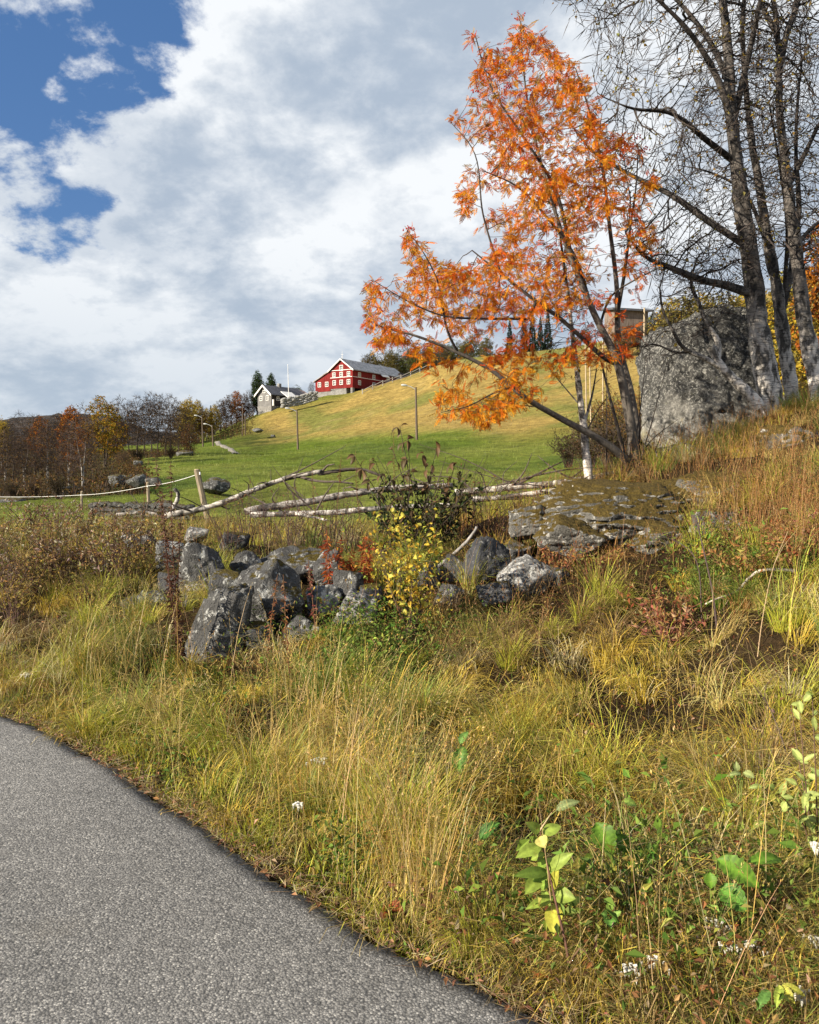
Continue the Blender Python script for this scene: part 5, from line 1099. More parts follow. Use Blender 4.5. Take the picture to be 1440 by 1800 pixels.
log([([(830, 878, 0), (900, 872, 0), (980, 862, -.1), (1060, 852, -.1)], .055, .045, 'trunk', (.5, .46, .41)), ([(870, 876, 0), (890, 855, 0), (905, 840, 0)], .018, .007, 'branch', DK)], 'thinner fallen trunk lying in front of the one at the rowan foot', 11.0)
log([([(205, 905, 0), (250, 902, 0), (300, 904, 0), (340, 900, 0)], .05, .04, 'trunk', (.42, .38, .34)), ([(300, 903, 0), (307, 890, 0), (313, 868, 0), (309, 860, 0)], .06, .05, 'branch', (.40, .37, .33))], 'short broken trunk with an upright stub beside the thin fence post', 15)
log([([(765, 1000, 0), (800, 970, 0), (828, 940, 0), (836, 925, 0)], .03, .02, 'trunk', (.30, .28, .26)), ([(815, 955, 0), (835, 962, 0), (850, 970, 0)], .012, .006, 'branch', DK)], 'thin grey stick leaning on the dark fractured boulder', 8.4)
log([([(1240, 1062, 0), (1262, 1052, 0), (1290, 1042, 0), (1330, 1006, 0), (1400, 1003, 0)], .008, .022, 'trunk', (.62, .54, .44)), ([(1290, 1040, 0), (1285, 1048, 0), (1276, 1062, 0)], .006, .003, 'branch', (.4, .3, .2))], 'pale dead branch lying in the rusty grass at the right', 6.1)

# ------------------------------------------------------------------ single plants of the verge
def herb(root, b_, stems, sc=(.10, .05, .035), r=.004, nm='stem'):
    for p in stems: V, Q, cc = tubes([(p, np.linspace(r, r*.4, len(p)))], 5, [np.asarray(sc)*np.ones((len(p), 1))]); mk(nm, V, Q, None, cc, M['herb_stem'], root, True, b_)
def leaf_obj(root, b_, p0, p1, w, col, up=(0, -.5, 1), curl=.12, fold=.18, nm='leaf', rag=0.0):
    """one shaped leaf blade from p0 to p1, with midrib fold, curl and a slightly wavy rim"""
    p0 = np.asarray(p0, float); p1 = np.asarray(p1, float); ax = p1-p0; L = np.linalg.norm(ax); ax /= L; sd = np.cross(ax, np.asarray(up, float)); sd /= np.linalg.norm(sd); no = np.cross(sd, ax)
    NL = 17 if rag > .02 and nm == 'leaf' else 9; t_ = np.linspace(0, 1, NL); pr = np.sin(np.pi*np.clip(t_, 0, 1)**.8)**.8; pr[0] = .06; pr[-1] = .02; V = []; cc = []
    for i, (a, q) in enumerate(zip(t_, pr)):
        c_ = p0+ax*L*a+no*(curl*L*(4*a*(1-a))-curl*L*.6*a*a)
        for s_ in (-1, -.5, 0, .5, 1):
            wv = 1+rag*math.sin(i*2.4+s_*3); V.append(c_+sd*s_*w*.5*q*wv+no*(abs(s_)*w*fold*q+(.03+rag*.6)*w*math.sin(i*math.pi)*0+(.02+rag*.9)*w*(i % 2)*abs(s_))); cc.append(np.asarray(col)*(1.35 if s_ == 0 else 1-(.06+2.2*rag)*(i % 2)))
    ix = np.arange(NL*5).reshape(NL, 5); Q = np.stack([ix[:-1, :-1], ix[:-1, 1:], ix[1:, 1:], ix[1:, :-1]], -1).reshape(-1, 4)
    return mk(nm, np.array(V), Q, None, np.clip(np.array(cc), 0, .9), M['broad'], root, True, b_)
# willow sapling in the right foreground (pixels measured on the photograph, placed at its real distance)
YW = 2.62
def zp(zx, zy, y=YW): return at(840+zx*.4167, 1200+zy*.4167, y)
b_ = zp(400, 1300, 2.5); b_[2] = g(b_[0], b_[1]); wil = thing('willow_sapling', 'young willow sapling with oval pale green leaves at the roadside', 'sapling', b_)
st_ = smooth_line([b_, zp(375, 1120, 2.52), zp(335, 950, 2.56), zp(305, 820, 2.6), zp(280, 710, 2.63), zp(262, 625, 2.65)], 16); herb(wil, b_, [st_], (.12, .06, .04), .006)
herb(wil, b_, [smooth_line([zp(262, 625, 2.65), zp(285, 590, 2.66), zp(312, 548, 2.67)], 6)], (.45, .35, .2), .0035, 'twig'); herb(wil, b_, [smooth_line([zp(385, 1190, 2.48), zp(440, 1120, 2.46), zp(500, 1230, 2.43)], 6)], (.12, .07, .04), .004, 'twig')
PG = (.32, .42, .07); YG = (.52, .50, .07); DG = (.22, .33, .05)
for (x0, y0, x1, y1, w_, c_, dy) in [(262, 628, 203, 590, 40, PG, -.03), (272, 640, 352, 604, 48, PG, .02), (262, 650, 285, 698, 52, (.62, .55, .16), -.05), (268, 690, 160, 738, 50, PG, -.04), (285, 722, 222, 748, 30, PG, .03), (292, 745, 255, 790, 40, DG, .03), (300, 790, 402, 718, 50, PG, -.03), (296, 800, 152, 815, 46, DG, -.06), (300, 795, 232, 838, 44, DG, -.02), (262, 828, 200, 892, 56, PG, -.05), (310, 872, 340, 785, 44, YG, -.03), (322, 890, 412, 912, 62, PG, -.05), (320, 905, 202, 955, 40, PG, -.05), (328, 935, 318, 1066, 70, YG, -.09), (380, 940, 436, 905, 36, PG, .02), (306, 850, 262, 858, 40, DG, .05), (290, 770, 330, 742, 34, PG, .05),
                                     (384, 1195, 358, 1130, 40, DG, -.02), (388, 1200, 428, 1160, 38, PG, -.03), (382, 1205, 314, 1208, 44, DG, -.04), (392, 1222, 434, 1288, 48, PG, -.05), (388, 1238, 346, 1304, 36, YG, -.05)]:
    p0 = zp(x0, y0, YW-.0); p1 = zp(x1, y1, YW+dy); leaf_obj(wil, b_, p0, p1, w_*.4167/FPX*YW*1.12, np.array(c_)*rng.uniform(.62, .92), (-.35, -.75, .6), .06, .12)
# broad dock plants
def dock(name, label, y, lst, gz, cat='plant'):
    b_ = zp(*gz, y); b_[2] = g(b_[0], b_[1]); r = thing(name, label, cat, b_)
    for (x0, y0, x1, y1, w_, c_, dy) in lst:
        p0 = zp(x0, y0, y); p1 = zp(x1, y1, y+dy); leaf_obj(r, b_, p0, p1, w_*.4167/FPX*y*1.1, np.array(c_)*rng.uniform(.6, .9), (-.3, -.6, .75), .12, .12, rag=.11)
        herb(r, b_, [smooth_line([b_, (b_+p0)/2+[0, .03, .02], p0], 6)], (.20, .24, .06), .004, 'leaf_stalk')
    return r
LG = (.15, .29, .03); 
dock('dock_plant', 'broad-leaved dock with ribbed green leaves right of the willow sapling', 2.95, [(500, 590, 570, 730, 96, LG, -.06), (585, 640, 640, 720, 60, LG, -.02), (648, 812, 755, 680, 96, (.13, .34, .04), .04), (560, 690, 600, 620, 50, LG, .05), (610, 500, 672, 520, 34, (.3, .42, .08), 0), (440, 850, 420, 730, 60, (.30, .26, .06), 0)], (600, 840))
dock('dock_plant', 'dock with two wide ribbed leaves beneath the pale willow shrub', 2.62, [(1010, 745, 1190, 865, 92, LG, -.08), (1020, 862, 1140, 970, 96, (.15, .33, .05), -.07), (1140, 760, 1290, 745, 50, LG, .03), (980, 800, 985, 870, 50, LG, -.02)], (1020, 960))
dock('dock_plant', 'single dark green dock leaf drooping in the golden grass in the middle', 3.9, [(-60, 270, -80, 390, 70, (.14, .28, .04), -.05), (-75, 260, -40, 205, 34, (.2, .36, .08), .04)], (-60, 420))
dock('dock_plant', 'dock with two shaded leaves in the hollow left of the willow sapling', 3.15, [(10, 660, 92, 590, 56, (.12, .28, .05), 0), (-10, 850, 150, 790, 54, (.15, .26, .06), -.05), (330, 540, 430, 500, 40, (.30, .36, .14), 0)], (60, 820))
dock('herb_plant', 'small herb with narrow yellow-green leaves in the bottom right corner', 2.25, [(1290, 1270, 1385, 1325, 26, (.5, .5, .08), -.02), (1285, 1275, 1338, 1355, 30, (.55, .52, .08), -.04), (1278, 1280, 1258, 1375, 34, (.40, .50, .08), -.05), (1270, 1275, 1290, 1340, 26, (.45, .5, .08), -.03), (1230, 1300, 1178, 1380, 40, (.18, .36, .08), -.04)], (1290, 1420))
dock('herb_plant', 'seedling with round green leaves above the fallen orange leaves', 2.55, [(560, 960, 556, 920, 30, (.30, .46, .08), 0), (560, 1000, 562, 1035, 46, (.20, .42, .08), -.04), (545, 985, 520, 975, 34, (.22, .40, .08), 0), (575, 985, 605, 965, 28, (.3, .46, .1), 0)], (560, 1080))
dock('herb_plant', 'sprig with three pale leaves in the shaded grass left of the willow shrub', 3.25, [(1095, 372, 1090, 332, 24, (.45, .52, .2), 0), (1120, 380, 1168, 402, 32, (.48, .54, .2), -.02), (1110, 385, 1050, 394, 20, (.42, .5, .18), -.02), (1200, 440, 1140, 445, 22, (.36, .44, .14), 0), (1225, 430, 1250, 455, 28, (.36, .48, .12), 0)], (1130, 470))
# pale willow shrub at the right edge
YP = 3.0; b_ = at(1452, 1520, YP); b_[2] = g(b_[0], b_[1]); ws = thing('willow_shrub', 'pale green leafy willow shrub at the right edge of the picture', 'shrub', b_)
for k in range(11):
    u1 = rng.uniform(1372, 1500); v1 = rng.uniform(1205, 1440); tip = at(u1, v1, YP+rng.normal(0, .12)); p = smooth_line([b_+rng.normal(0, .03, 3)*[1, 1, 0], (b_+tip)/2+rng.normal(0, .03, 3), tip], 10); herb(ws, b_, [p], (.13, .08, .05), .004)
    for q in range(9):
        i = rng.integers(3, 10); d = rdir(1, .3)[0]; d[1] -= .2; leaf_obj(ws, b_, p[i], p[i]+d/np.linalg.norm(d)*rng.uniform(.035, .06), rng.uniform(.017, .026), np.array((.36, .42, .12))*rng.uniform(.75, 1.15), (-.4, -.7, .7), .05, .15)
# yarrow
M['petal'] = plain('petal_white', (.58, .56, .50), .7, 50, .1, 0)
def yarrow(u, v, y, label, n=26, s=.03):
    c_ = at(u, v-8, y); b_ = c_.copy(); b_[2] = g(b_[0], b_[1]); c_[2] = max(c_[2], b_[2]+.14); r = thing('yarrow', label, 'flower', b_, 'white yarrow flowers'); herb(r, b_, [smooth_line([b_, (b_+c_)/2+rng.normal(0, .012, 3), c_-[0, 0, .025]], 8)], (.16, .15, .06), .0025)
    acc = Acc()
    for k in range(n):
        d = rng.normal(0, 1, 2)*s*.62; p = c_+[d[0], d[1], -.004-.25*(d[0]**2+d[1]**2)/s+rng.normal(0, .004)]; m_ = 5; th = np.arange(m_)*6.283/m_+rng.random(); rr_ = rng.uniform(.0045, .007); ring = p+np.stack([np.cos(th)*rr_, np.sin(th)*rr_, .0015*np.cos(th*2)], -1); acc.add(np.concatenate([[p+[0, 0, .003]], ring, [p-[0, 0, .022]]]), T=[[0, 1+i, 1+(i+1) % m_] for i in range(m_)]+[[m_+1, 1+(i+1) % m_, 1+i] for i in range(m_)])
    tag(acc.build('flower_head', M['petal'], r, False, b_), kind='stuff')
for i, (u, v, y, s, n) in enumerate([(1112, 1738, 2.42, .028, 26), (1153, 1728, 2.45, .024, 22), (1262, 1625, 2.62, .040, 34), (1285, 1690, 2.5, .026, 22), (1320, 1680, 2.5, .028, 24), (1378, 1768, 2.3, .022, 18), (1408, 1795, 2.28, .024, 16), (1436, 1490, 2.8, .026, 20), (1432, 1668, 2.5, .022, 16)]):
    yarrow(u, v, y, ['left one of the white yarrow heads at the bottom edge', 'white yarrow head just right of the one at the bottom edge', 'widest white yarrow head, beneath the ribbed dock leaves', 'left one of two white yarrow heads below the widest one', 'right one of two white yarrow heads below the widest one', 'small white yarrow head in the bottom right corner', 'white yarrow head cut by the bottom edge, far right', 'white yarrow head on the right edge beside the willow shrub', 'white yarrow head on the right edge, lower one'][i], n, s)
yarrow(525, 1452, 3.6, 'faded yarrow head near the asphalt in the middle', 18, .022); yarrow(560, 1352, 4.0, 'greyish yarrow tuft in the grass left of the middle', 24, .03); yarrow(45, 1200, 6.0, 'faded yarrow at the roadside by the left edge', 16, .028)
# yellow birch sapling
YY_ = 6.6; b_ = at(722, 1112, YY_); b_[2] = g(b_[0], b_[1]); sap = thing('yellow_sapling', 'birch sapling with bright yellow leaves in front of the dark bush', 'sapling', b_)
cl = [(np.clip(np.array(c_)*k, 0, .9)) for k in (.8, 1.0, 1.1) for c_ in ((.60, .41, .05), (.44, .40, .07))]; LMY = []
for c_ in cl:
    o = leaf_obj(None, np.zeros(3), (0, 0, 0), (1, 0, 0), .72, c_, (0, 0, 1), .1, .12); LMY.append(o.data); bpy.data.objects.remove(o)
def place_leaf(root, b_, p, s, meshes, zb=-.2):
    o = bpy.data.objects.new('leaf', meshes[rng.integers(0, len(meshes))]); C.objects.link(o); o.parent = root; d = rdir(1, zb)[0]; q = Vector(d).to_track_quat('X', 'Z'); o.rotation_mode = 'QUATERNION'; o.rotation_quaternion = q @ __import__('mathutils').Quaternion((1, 0, 0), rng.uniform(-1.2, 1.2)); o.scale = (s, s, s); o.location = Vector(np.asarray(p)-b_)
for k in range(13):
    tip = at(rng.uniform(648, 785), rng.uniform(900, 1010), YY_+rng.normal(0, .15)); p = smooth_line([b_+rng.normal(0, .02, 3)*[1, 1, 0], b_*.5+tip*.5+rng.normal(0, .04, 3), tip], 12); herb(sap, b_, [p], (.11, .07, .05), .0045)
    for q in range(20): i = rng.integers(4, 12); place_leaf(sap, b_, p[i]+rng.normal(0, .022, 3), rng.uniform(.034, .058), LMY)
for (u, v) in [(690, 905), (700, 915), (735, 922), (760, 935), (700, 925), (775, 930)]:
    for q in range(3): place_leaf(sap, b_, at(u, v, YY_)+rng.normal(0, .02, 3), .045, LMY)
n_ = 620; pp = at(715, 985, YY_)+rng.normal(0, 1, (n_, 3))*[.19, .15, .19]; pp[:, 2] = np.maximum(pp[:, 2], b_[2]+.1); s_ = rng.uniform(.02, .04, n_); V, T, cc = leaves(pp, rdir(n_, -.1), rdir(n_, .6), s_, s_*.7, pick([(.60, .44, .05), (.42, .40, .06), (.26, .30, .05), (.5, .30, .05)], n_)); tag(mk('foliage', V, None, T, cc, M['leaf'], sap, False, b_), kind='stuff')
# fireweed: red-orange leafy stalks
def fireweed(pos, h, lean, pal, nleaf, label, group, name='fireweed', llen=.075, lw=.2, sc=(.22, .06, .03), plume=False, top=.95, low=.15):
    b_ = np.array(pos); tip = b_+np.array([lean[0], lean[1], h]); p = smooth_line([b_, (b_+tip)/2+rng.normal(0, .02*h, 3)-np.array([lean[0], lean[1], 0])*.12, tip], 14); r = thing(name, label, 'wildflower', b_, group); herb(r, b_, [p], sc, .0045)
    t_ = rng.uniform(low, top, nleaf); f_ = t_*13; i = f_.astype(int); pp = p[i]+(p[np.minimum(i+1, 13)]-p[i])*(f_-i)[:, None]; a_ = rdir(nleaf, .1, .5); a_[:, 2] -= .25; s_ = llen*rng.uniform(.6, 1.25, nleaf)*(1.1-.5*t_)
    V, T, cc = leaves(pp, a_, rdir(nleaf, .8), s_, s_*lw, pick(pal, nleaf, .2), .2, False, .3); tag(mk('foliage', V, None, T, cc, M['leaf'], r, False, b_), kind='stuff')
    if plume:
        n = 34; t_ = rng.uniform(.72, 1.0, n); pp = p[(t_*13).astype(int)]; V, T, cc = leaves(pp, rdir(n, .7), rdir(n), rng.uniform(.02, .05, n), np.full(n, .008), pick([(.33, .22, .14), (.25, .15, .09)], n), .2, False, .2); tag(mk('seed_plume', V, None, T, cc, M['leaf'], r, False, b_), kind='stuff')
RED = ((.42, .09, .025), (.50, .16, .03), (.36, .06, .03), (.45, .20, .05))
for k in range(15):
    u = 575+k*5.6+rng.normal(0, 2); y = 7.25+.5*rng.random(); p = at(u, 1050, y); p[2] = g(p[0], p[1]); fireweed(p, max(.45, at(u, 930+25*abs(rng.normal()), y)[2]-p[2]), (rng.normal(0, .05), rng.normal(0, .05)), RED, 70, f'red-orange fireweed stalk beside the yellow sapling, {ORD[k]} from the left', 'red fireweed clump')
GR = 'dry dark willowherb stalks'
for k, (u, vb, ut, vt, y) in enumerate([(318, 1165, 272, 795, 6.1), (322, 1165, 300, 812, 6.2), (312, 1165, 318, 905, 6.15), (325, 1168, 285, 860, 6.0)]):
    p = at(u, vb, y); p[2] = min(p[2], g(p[0], p[1])+.02); t_ = at(ut, vt, y+.1); fireweed(p, t_[2]-p[2], (t_[0]-p[0], t_[1]-p[1]), ((.13, .055, .03), (.17, .08, .04), (.10, .045, .035)), 130, ['tallest dry dark stalk rising before the meadow on the left', 'second tallest dry dark stalk beside the leaning slab', 'short dry dark stalk in front of the perched block', 'middle-height dry dark stalk left of the perched block'][k], GR, 'dry_stalk', .06, .22, (.10, .045, .03), True, .99, .06)
for k, (u, vb, ut, vt, y) in enumerate([(512, 1190, 498, 1010, 5.6), (556, 1120, 542, 985, 6.4), (470, 1150, 488, 1010, 6.0), (690, 900, 692, 748, 9.6), (560, 905, 548, 810, 10.5), (590, 900, 600, 800, 10.8), (250, 900, 262, 800, 11), (640, 890, 625, 792, 10.3)]):
    p = at(u, vb, y); p[2] = min(p[2], g(p[0], p[1])+.02); t_ = at(ut, vt, y); fireweed(p, t_[2]-p[2], (t_[0]-p[0], 0), [((.33, .12, .06), (.4, .2, .08)), ((.48, .14, .12), (.5, .24, .16))][k == 1] if k < 3 else ((.15, .08, .04), (.2, .12, .05)), 70, ['brown seeding stalk before the largest boulder', 'pinkish-red stalk before the rounded lichened stone', 'short brown stalk before the largest boulder, left one', 'tall brown stalk rising out of the dark bush', 'thin brown stalk by the raised fallen birch, left one', 'thin brown stalk by the raised fallen birch, right one', 'thin brown stalk by the thin fence post', 'thin brown stalk just left of the dark bush'][k], 'brown weed stalks', 'weed_stalk', .05, .2, (.16, .08, .04), k < 3)
# dark bush with big hanging leaves
YD = 9.2; b_ = gpos(735, 935, YD); db = thing('dark_bush', 'dark leafy bush with drooping brown leaves before the fallen birches', 'bush', b_); P_ = []
for k in range(46):
    tip = at(rng.uniform(640, 850), rng.uniform(800, 915), YD+rng.normal(0, .35)); p = smooth_line([b_+rng.normal(0, .16, 3)*[1.6, 1, 0], b_*.45+tip*.55+rng.normal(0, .06, 3), tip], 9); P_.append((p, np.linspace(.007, .0025, 9)))
for (u, v) in [(703, 750), (768, 790), (718, 772), (690, 790), (622, 800), (745, 800), (800, 815), (660, 810)]:
    tip = at(u, v, YD); P_.append((smooth_line([b_+rng.normal(0, .12, 3)*[1.6, 1, 0], b_*.4+tip*.6+rng.normal(0, .04, 3), tip], 9), np.linspace(.008, .003, 9)))
V, Q, cc = tubes(P_, 4, [np.array([.06, .045, .035])*np.ones((9, 1))]*len(P_)); tag(mk('stems', V, Q, None, cc, M['bark'], db, False, b_), kind='stuff')
mesh_d = []
for c_ in ((.13, .075, .035), (.09, .065, .03), (.16, .10, .05)):
    o = leaf_obj(None, np.zeros(3), (0, 0, 0), (1, 0, 0), .4, c_, (0, 0, 1), .15, .2); mesh_d.append(o.data); bpy.data.objects.remove(o)
for p, r in P_[-8:]:
    for q in range(9): place_leaf(db, b_, p[rng.integers(5, 9)]+rng.normal(0, .012, 3), rng.uniform(.09, .15), mesh_d, -1.1)
allp = np.concatenate([p[2:] for p, r in P_]); allp = allp[allp[:, 2] < at(720, 838, YD)[2]]; n = 1500; ii = rng.integers(0, len(allp), n); s_ = rng.uniform(.04, .10, n); V, T, cc = leaves(allp[ii]+rng.normal(0, .03, (n, 3)), rdir(n, -.4), rdir(n, .4), s_, s_*.45, pick([(.05, .07, .022), (.035, .05, .018), (.10, .07, .03), (.07, .055, .03)], n, .2)); tag(mk('foliage', V, None, T, cc, M['leaf'], db, False, b_), kind='stuff')

# willow scrub on the left bank, bare twigs before the logs
SCR = dict(nst=22, h=.72, spread=.45, nleaf=300, lsz=.046, stemc=(.085, .05, .04), r0=.006, asp=.42)
sc_spots = []
for k in range(26):
    u = -25+k*13+rng.normal(0, 5); y = [9.0, 10.6, 12.2, 8.2][k % 4]+rng.normal(0, .5); sc_spots.append((u, y))
sc_spots.sort()
for k, (u, y) in enumerate(sc_spots):
    lab = f'low willow scrub with pale withered leaves on the left bank, {k+1 if k >= 20 else ORD[k]}{"th" if k >= 20 else ""} from the left'
    lab = lab.replace('21th', '21st').replace('22th', '22nd').replace('23th', '23rd')
    bush(('scrub', k % 4), gpos(u, 950, y), rng.uniform(.5, 1.08)*(.8 if u > 250 else 1), lab, 'willow scrub on the left bank', 'willow_scrub', seed=400+k % 4, pal=[((.55, .44, .32), (.36, .20, .10), (.30, .20, .09)), ((.45, .30, .09), (.30, .20, .07), (.55, .45, .28)), ((.34, .17, .09), (.28, .17, .08), (.56, .46, .34)), ((.30, .27, .07), (.42, .28, .07), (.30, .20, .08))][k % 4], **SCR)
BT = dict(nst=16, h=.85, spread=.45, nleaf=60, lsz=.035, stemc=(.075, .045, .038), r0=.005, asp=.4)
for k, (u, y) in enumerate([(400, 9.3), (435, 9.8), (475, 10.2), (510, 9.6), (545, 10), (580, 9.8), (615, 10.2), (850, 9.5), (885, 9.2), (915, 9.6), (820, 9.9)]):
    bush(('twig', k % 3), gpos(u, 930, y), rng.uniform(.7, 1.05), f'thin bare twiggy shrub before the fallen birches, {ORD[k if k < 7 else {7: 8, 8: 9, 9: 10, 10: 7}[k]]} from the left', 'bare twiggy shrubs before the fallen birches', 'bare_shrub', seed=450+k % 3, pal=((.25, .12, .05), (.3, .2, .08)), **BT)
RB = dict(nst=14, h=.42, spread=.42, nleaf=210, lsz=.045, stemc=(.16, .06, .04), r0=.004, asp=.45)
for k, (u, v, y, lab) in enumerate([(1390, 960, 6.3, 'red-leaved low shrub in the dry grass at the right edge'), (1345, 985, 6.2, 'red-leaved low shrub below the pale block'), (1430, 930, 6.5, 'red-leaved low shrub highest on the right edge'), (985, 940, 7.4, 'reddish shrub at the left corner of the mossy outcrop'), (1040, 965, 7.2, 'orange-red shrub below the mossy outcrop'), (1190, 1105, 5.9, 'small red shrub in the grass slope'), (1170, 1050, 6.2, 'small pinkish-red shrub above the grass slope'), (1300, 1000, 6.3, 'thin red shrub beside the pale dead branch')]):
    bush(('red', k % 3), gpos(u, v, y), rng.uniform(.6, .95), lab, 'red autumn shrubs', 'red_shrub', seed=470+k % 3, pal=[((.36, .12, .05), (.42, .28, .10), (.42, .2, .08)), ((.42, .19, .06), (.30, .28, .07), (.45, .3, .1)), ((.40, .15, .10), (.5, .30, .18), (.34, .26, .08))][k % 3], **RB)
# leaning bare saplings on the grass slope
for k, (pts, r, c_, lab) in enumerate([([(1262, 1090, 5.9), (1252, 1035, 6.0), (1240, 980, 6.1), (1228, 930, 6.2), (1220, 905, 6.25)], .009, (.075, .05, .045), 'dark bare leaning twig in front of the mossy outcrop'), ([(1238, 1000, 6.1), (1210, 965, 6.2), (1185, 950, 6.3), (1162, 942, 6.3)], .006, (.08, .055, .05), 'thin dark side twig arching left over the grass slope'), ([(1402, 1440, 3.6), (1375, 1300, 3.8), (1345, 1230, 3.9), (1325, 1205, 3.9)], .006, (.10, .07, .05), 'dark dry stem leaning left below the pale dead branch'), ([(1330, 1180, 5.2), (1342, 1080, 5.4), (1362, 990, 5.5), (1385, 935, 5.6)], .004, (.4, .28, .16), 'long straw-coloured stem rising to the red shrubs')]):
    b_ = at(*pts[0]); b_[2] = g(b_[0], b_[1])-.02; r_ = thing('bare_twig', lab, 'twig', b_, 'single twigs on the grass slope'); herb(r_, b_, [smooth_line([b_]+[at(*q) for q in pts[1:]], 12)], c_, r)
    e = at(*pts[-1]); herb(r_, b_, [smooth_line([at(*pts[-2]), at(*pts[-2])*.5+e*.5+[.03, 0, .03], at(*pts[-2])*.4+e*.6+[.09, 0, .09]], 5)], c_, r*.5, 'side_twig')
# fallen leaves at the asphalt edge
ORL = [(.48, .14, .05), (.40, .09, .04), (.5, .24, .08), (.35, .16, .07)]
for k, (u, v, lab) in enumerate([(672, 1620, 'fallen red-brown leaf at the asphalt edge in the middle'), (690, 1612, 'second fallen red-brown leaf touching the one at the asphalt edge'), (880, 1622, 'orange fallen leaf in the grass right of the asphalt edge'), (960, 1738, 'reddish fallen leaf at the bottom near the asphalt'), (948, 1748, 'second reddish fallen leaf at the bottom near the asphalt'), (1012, 1775, 'brown-orange fallen leaf at the bottom edge'), (872, 1650, 'small yellow-orange fallen leaf below the orange one')]):
    p = ground_at(u, v, 1.2, 6); p[2] += .03; d = rdir(1, .2, .3)[0]; o = leaf_obj(None, p, p-d*.02, p+d*.05, .045, ORL[k % 4], rdir(1, 1.2)[0], .2, .2, 'fallen_leaf', .1); o.location = p; tag(o, lab, 'leaf', 'fallen autumn leaves')

# ------------------------------------------------------------------ grass
PAL = {k: np.array(v) for k, v in dict(straw=(.66, .49, .17), gold=(.70, .48, .055), pale=(.76, .65, .36), ygreen=(.50, .52, .045), green=(.13, .24, .025), olive=(.26, .25, .04), brown=(.21, .12, .05), rust=(.38, .17, .05), dark=(.10, .065, .03)).items()}
KEYS = list(PAL); PC = np.array([PAL[k] for k in KEYS])
def weights(x, y):
    """local mixture of grass kinds and dark shade tones"""
    uv = project(np.stack([x, y, G(x, y)+.2], -1)); u, v = uv[:, 0], uv[:, 1]; n = len(x)
    W = {k: np.full(n, b_) for k, b_ in dict(straw=.9, gold=.7, pale=.35, ygreen=1.35, green=.75, olive=.8, brown=.35, rust=.15, dark=.2).items()}
    a_ = fbm2(x, y, .9, 3, 91); b_ = fbm2(x, y, 1.7, 3, 92); c_ = fbm2(x, y, .6, 3, 93)
    W['green'] *= 1+5*sstep(a_, .55, .72); W['ygreen'] *= .4+2.2*sstep(b_, .45, .65); W['straw'] *= .5+2*sstep(c_, .45, .6); W['brown'] *= 1+4*sstep(-a_, -.42, -.32); W['gold'] *= .6+1.8*sstep(b_+c_, .9, 1.15)
    def blob(cu, cv, su, sv): return np.exp(-((u-cu)/su)**2-((v-cv)/sv)**2)
    W['green'] += 4*blob(650, 1170, 90, 60)+2*blob(1290, 1010, 70, 60)+1.0*blob(1200, 1700, 300, 80); W['brown'] += 5*blob(880, 1080, 160, 60)+2.5*blob(1110, 1000, 200, 60)+2*blob(100, 1110, 160, 40)+2.5*blob(1250, 1640, 260, 120); W['dark'] += 4*blob(1000, 1500, 180, 70)+4*blob(1330, 1500, 140, 90)+2*blob(1200, 1640, 200, 80)+2*blob(780, 1120, 100, 40)  # the dark blobs paint shade into the hollows between tussocks
    W['gold'] += 3*blob(1050, 1230, 330, 90)+3*blob(680, 1420, 130, 110); W['straw'] += 2.5*blob(1120, 1040, 130, 50)+2*blob(560, 1250, 170, 130); W['rust'] += 1.6*blob(1370, 900, 120, 120)+1.5*blob(1300, 760, 120, 60)+.8*blob(1200, 960, 160, 40); W['ygreen'] += 2*blob(230, 1150, 120, 80)+1.5*blob(300, 1290, 200, 60)+1.5*blob(1000, 1250, 240, 80); W['brown'] += 1.5*sstep(-v, -960, -900); W['olive'] += 2*blob(150, 1000, 300, 100)
    return np.stack([W[k] for k in KEYS], 1)
def choose(W):
    c = np.cumsum(W, 1); return (rng.random((len(W), 1))*c[:, -1:] > c).sum(1)
def keep_off(x, y, m=0.0):
    k = road_d(x, y) > m
    for (rx, ry, rr_, zt) in ROCKS:
        if ry < 20: k &= ~((((x-rx)/rr_)**2+((y-ry)/(rr_*.85))**2 < .62) & (rng.random(len(x)) < .97))
    return k
def sample(n, y0, y1, ex=1.0, amax=.66, m=0.0):
    t_ = rng.random(n); l0, l1 = math.log(y0), math.log(y1)
    y = np.exp(l0+(l1-l0)*t_) if ex == 1 else (y0**(1-ex)+(y1**(1-ex)-y0**(1-ex))*t_)**(1/(1-ex)); x = rng.uniform(-1, 1, n)*(amax*y+1.5)-.0
    k = keep_off(x, y, m); return x[k], y[k]
GA = Acc()
# 1. drooping tussocks
tx, ty = sample(3150, 2.0, 15, 1.0, .66, .10); k = fbm2(tx, ty, 1.5, 2, 97)+rng.normal(0, .04, len(tx))+.3*(road_d(tx, ty) < .7) > .435; tx, ty = tx[k], ty[k]; nt = len(tx); tw = choose(weights(tx, ty)); td = road_d(tx, ty)
per = rng.integers(70, 150, nt); I = np.repeat(np.arange(nt), per); n = len(I)
rad = rng.uniform(.04, .13, nt); az = rng.uniform(0, 6.283, n); rr_ = rad[I]*np.sqrt(rng.random(n)); x = tx[I]+rr_*np.cos(az+rng.normal(0, .4, n)); y = ty[I]+rr_*np.sin(az+rng.normal(0, .4, n)); z = G(x, y)
comb = fbm2(tx, ty, .7, 2, 95)*6.28*1.5; comb_s = rng.uniform(0, 1.3, nt)     # each tussock is combed by wind and weight in its own direction
ax_ = np.cos(az)+comb_s[I]*np.cos(comb[I]); ay_ = np.sin(az)+comb_s[I]*np.sin(comb[I]); az2 = np.arctan2(ay_, ax_)
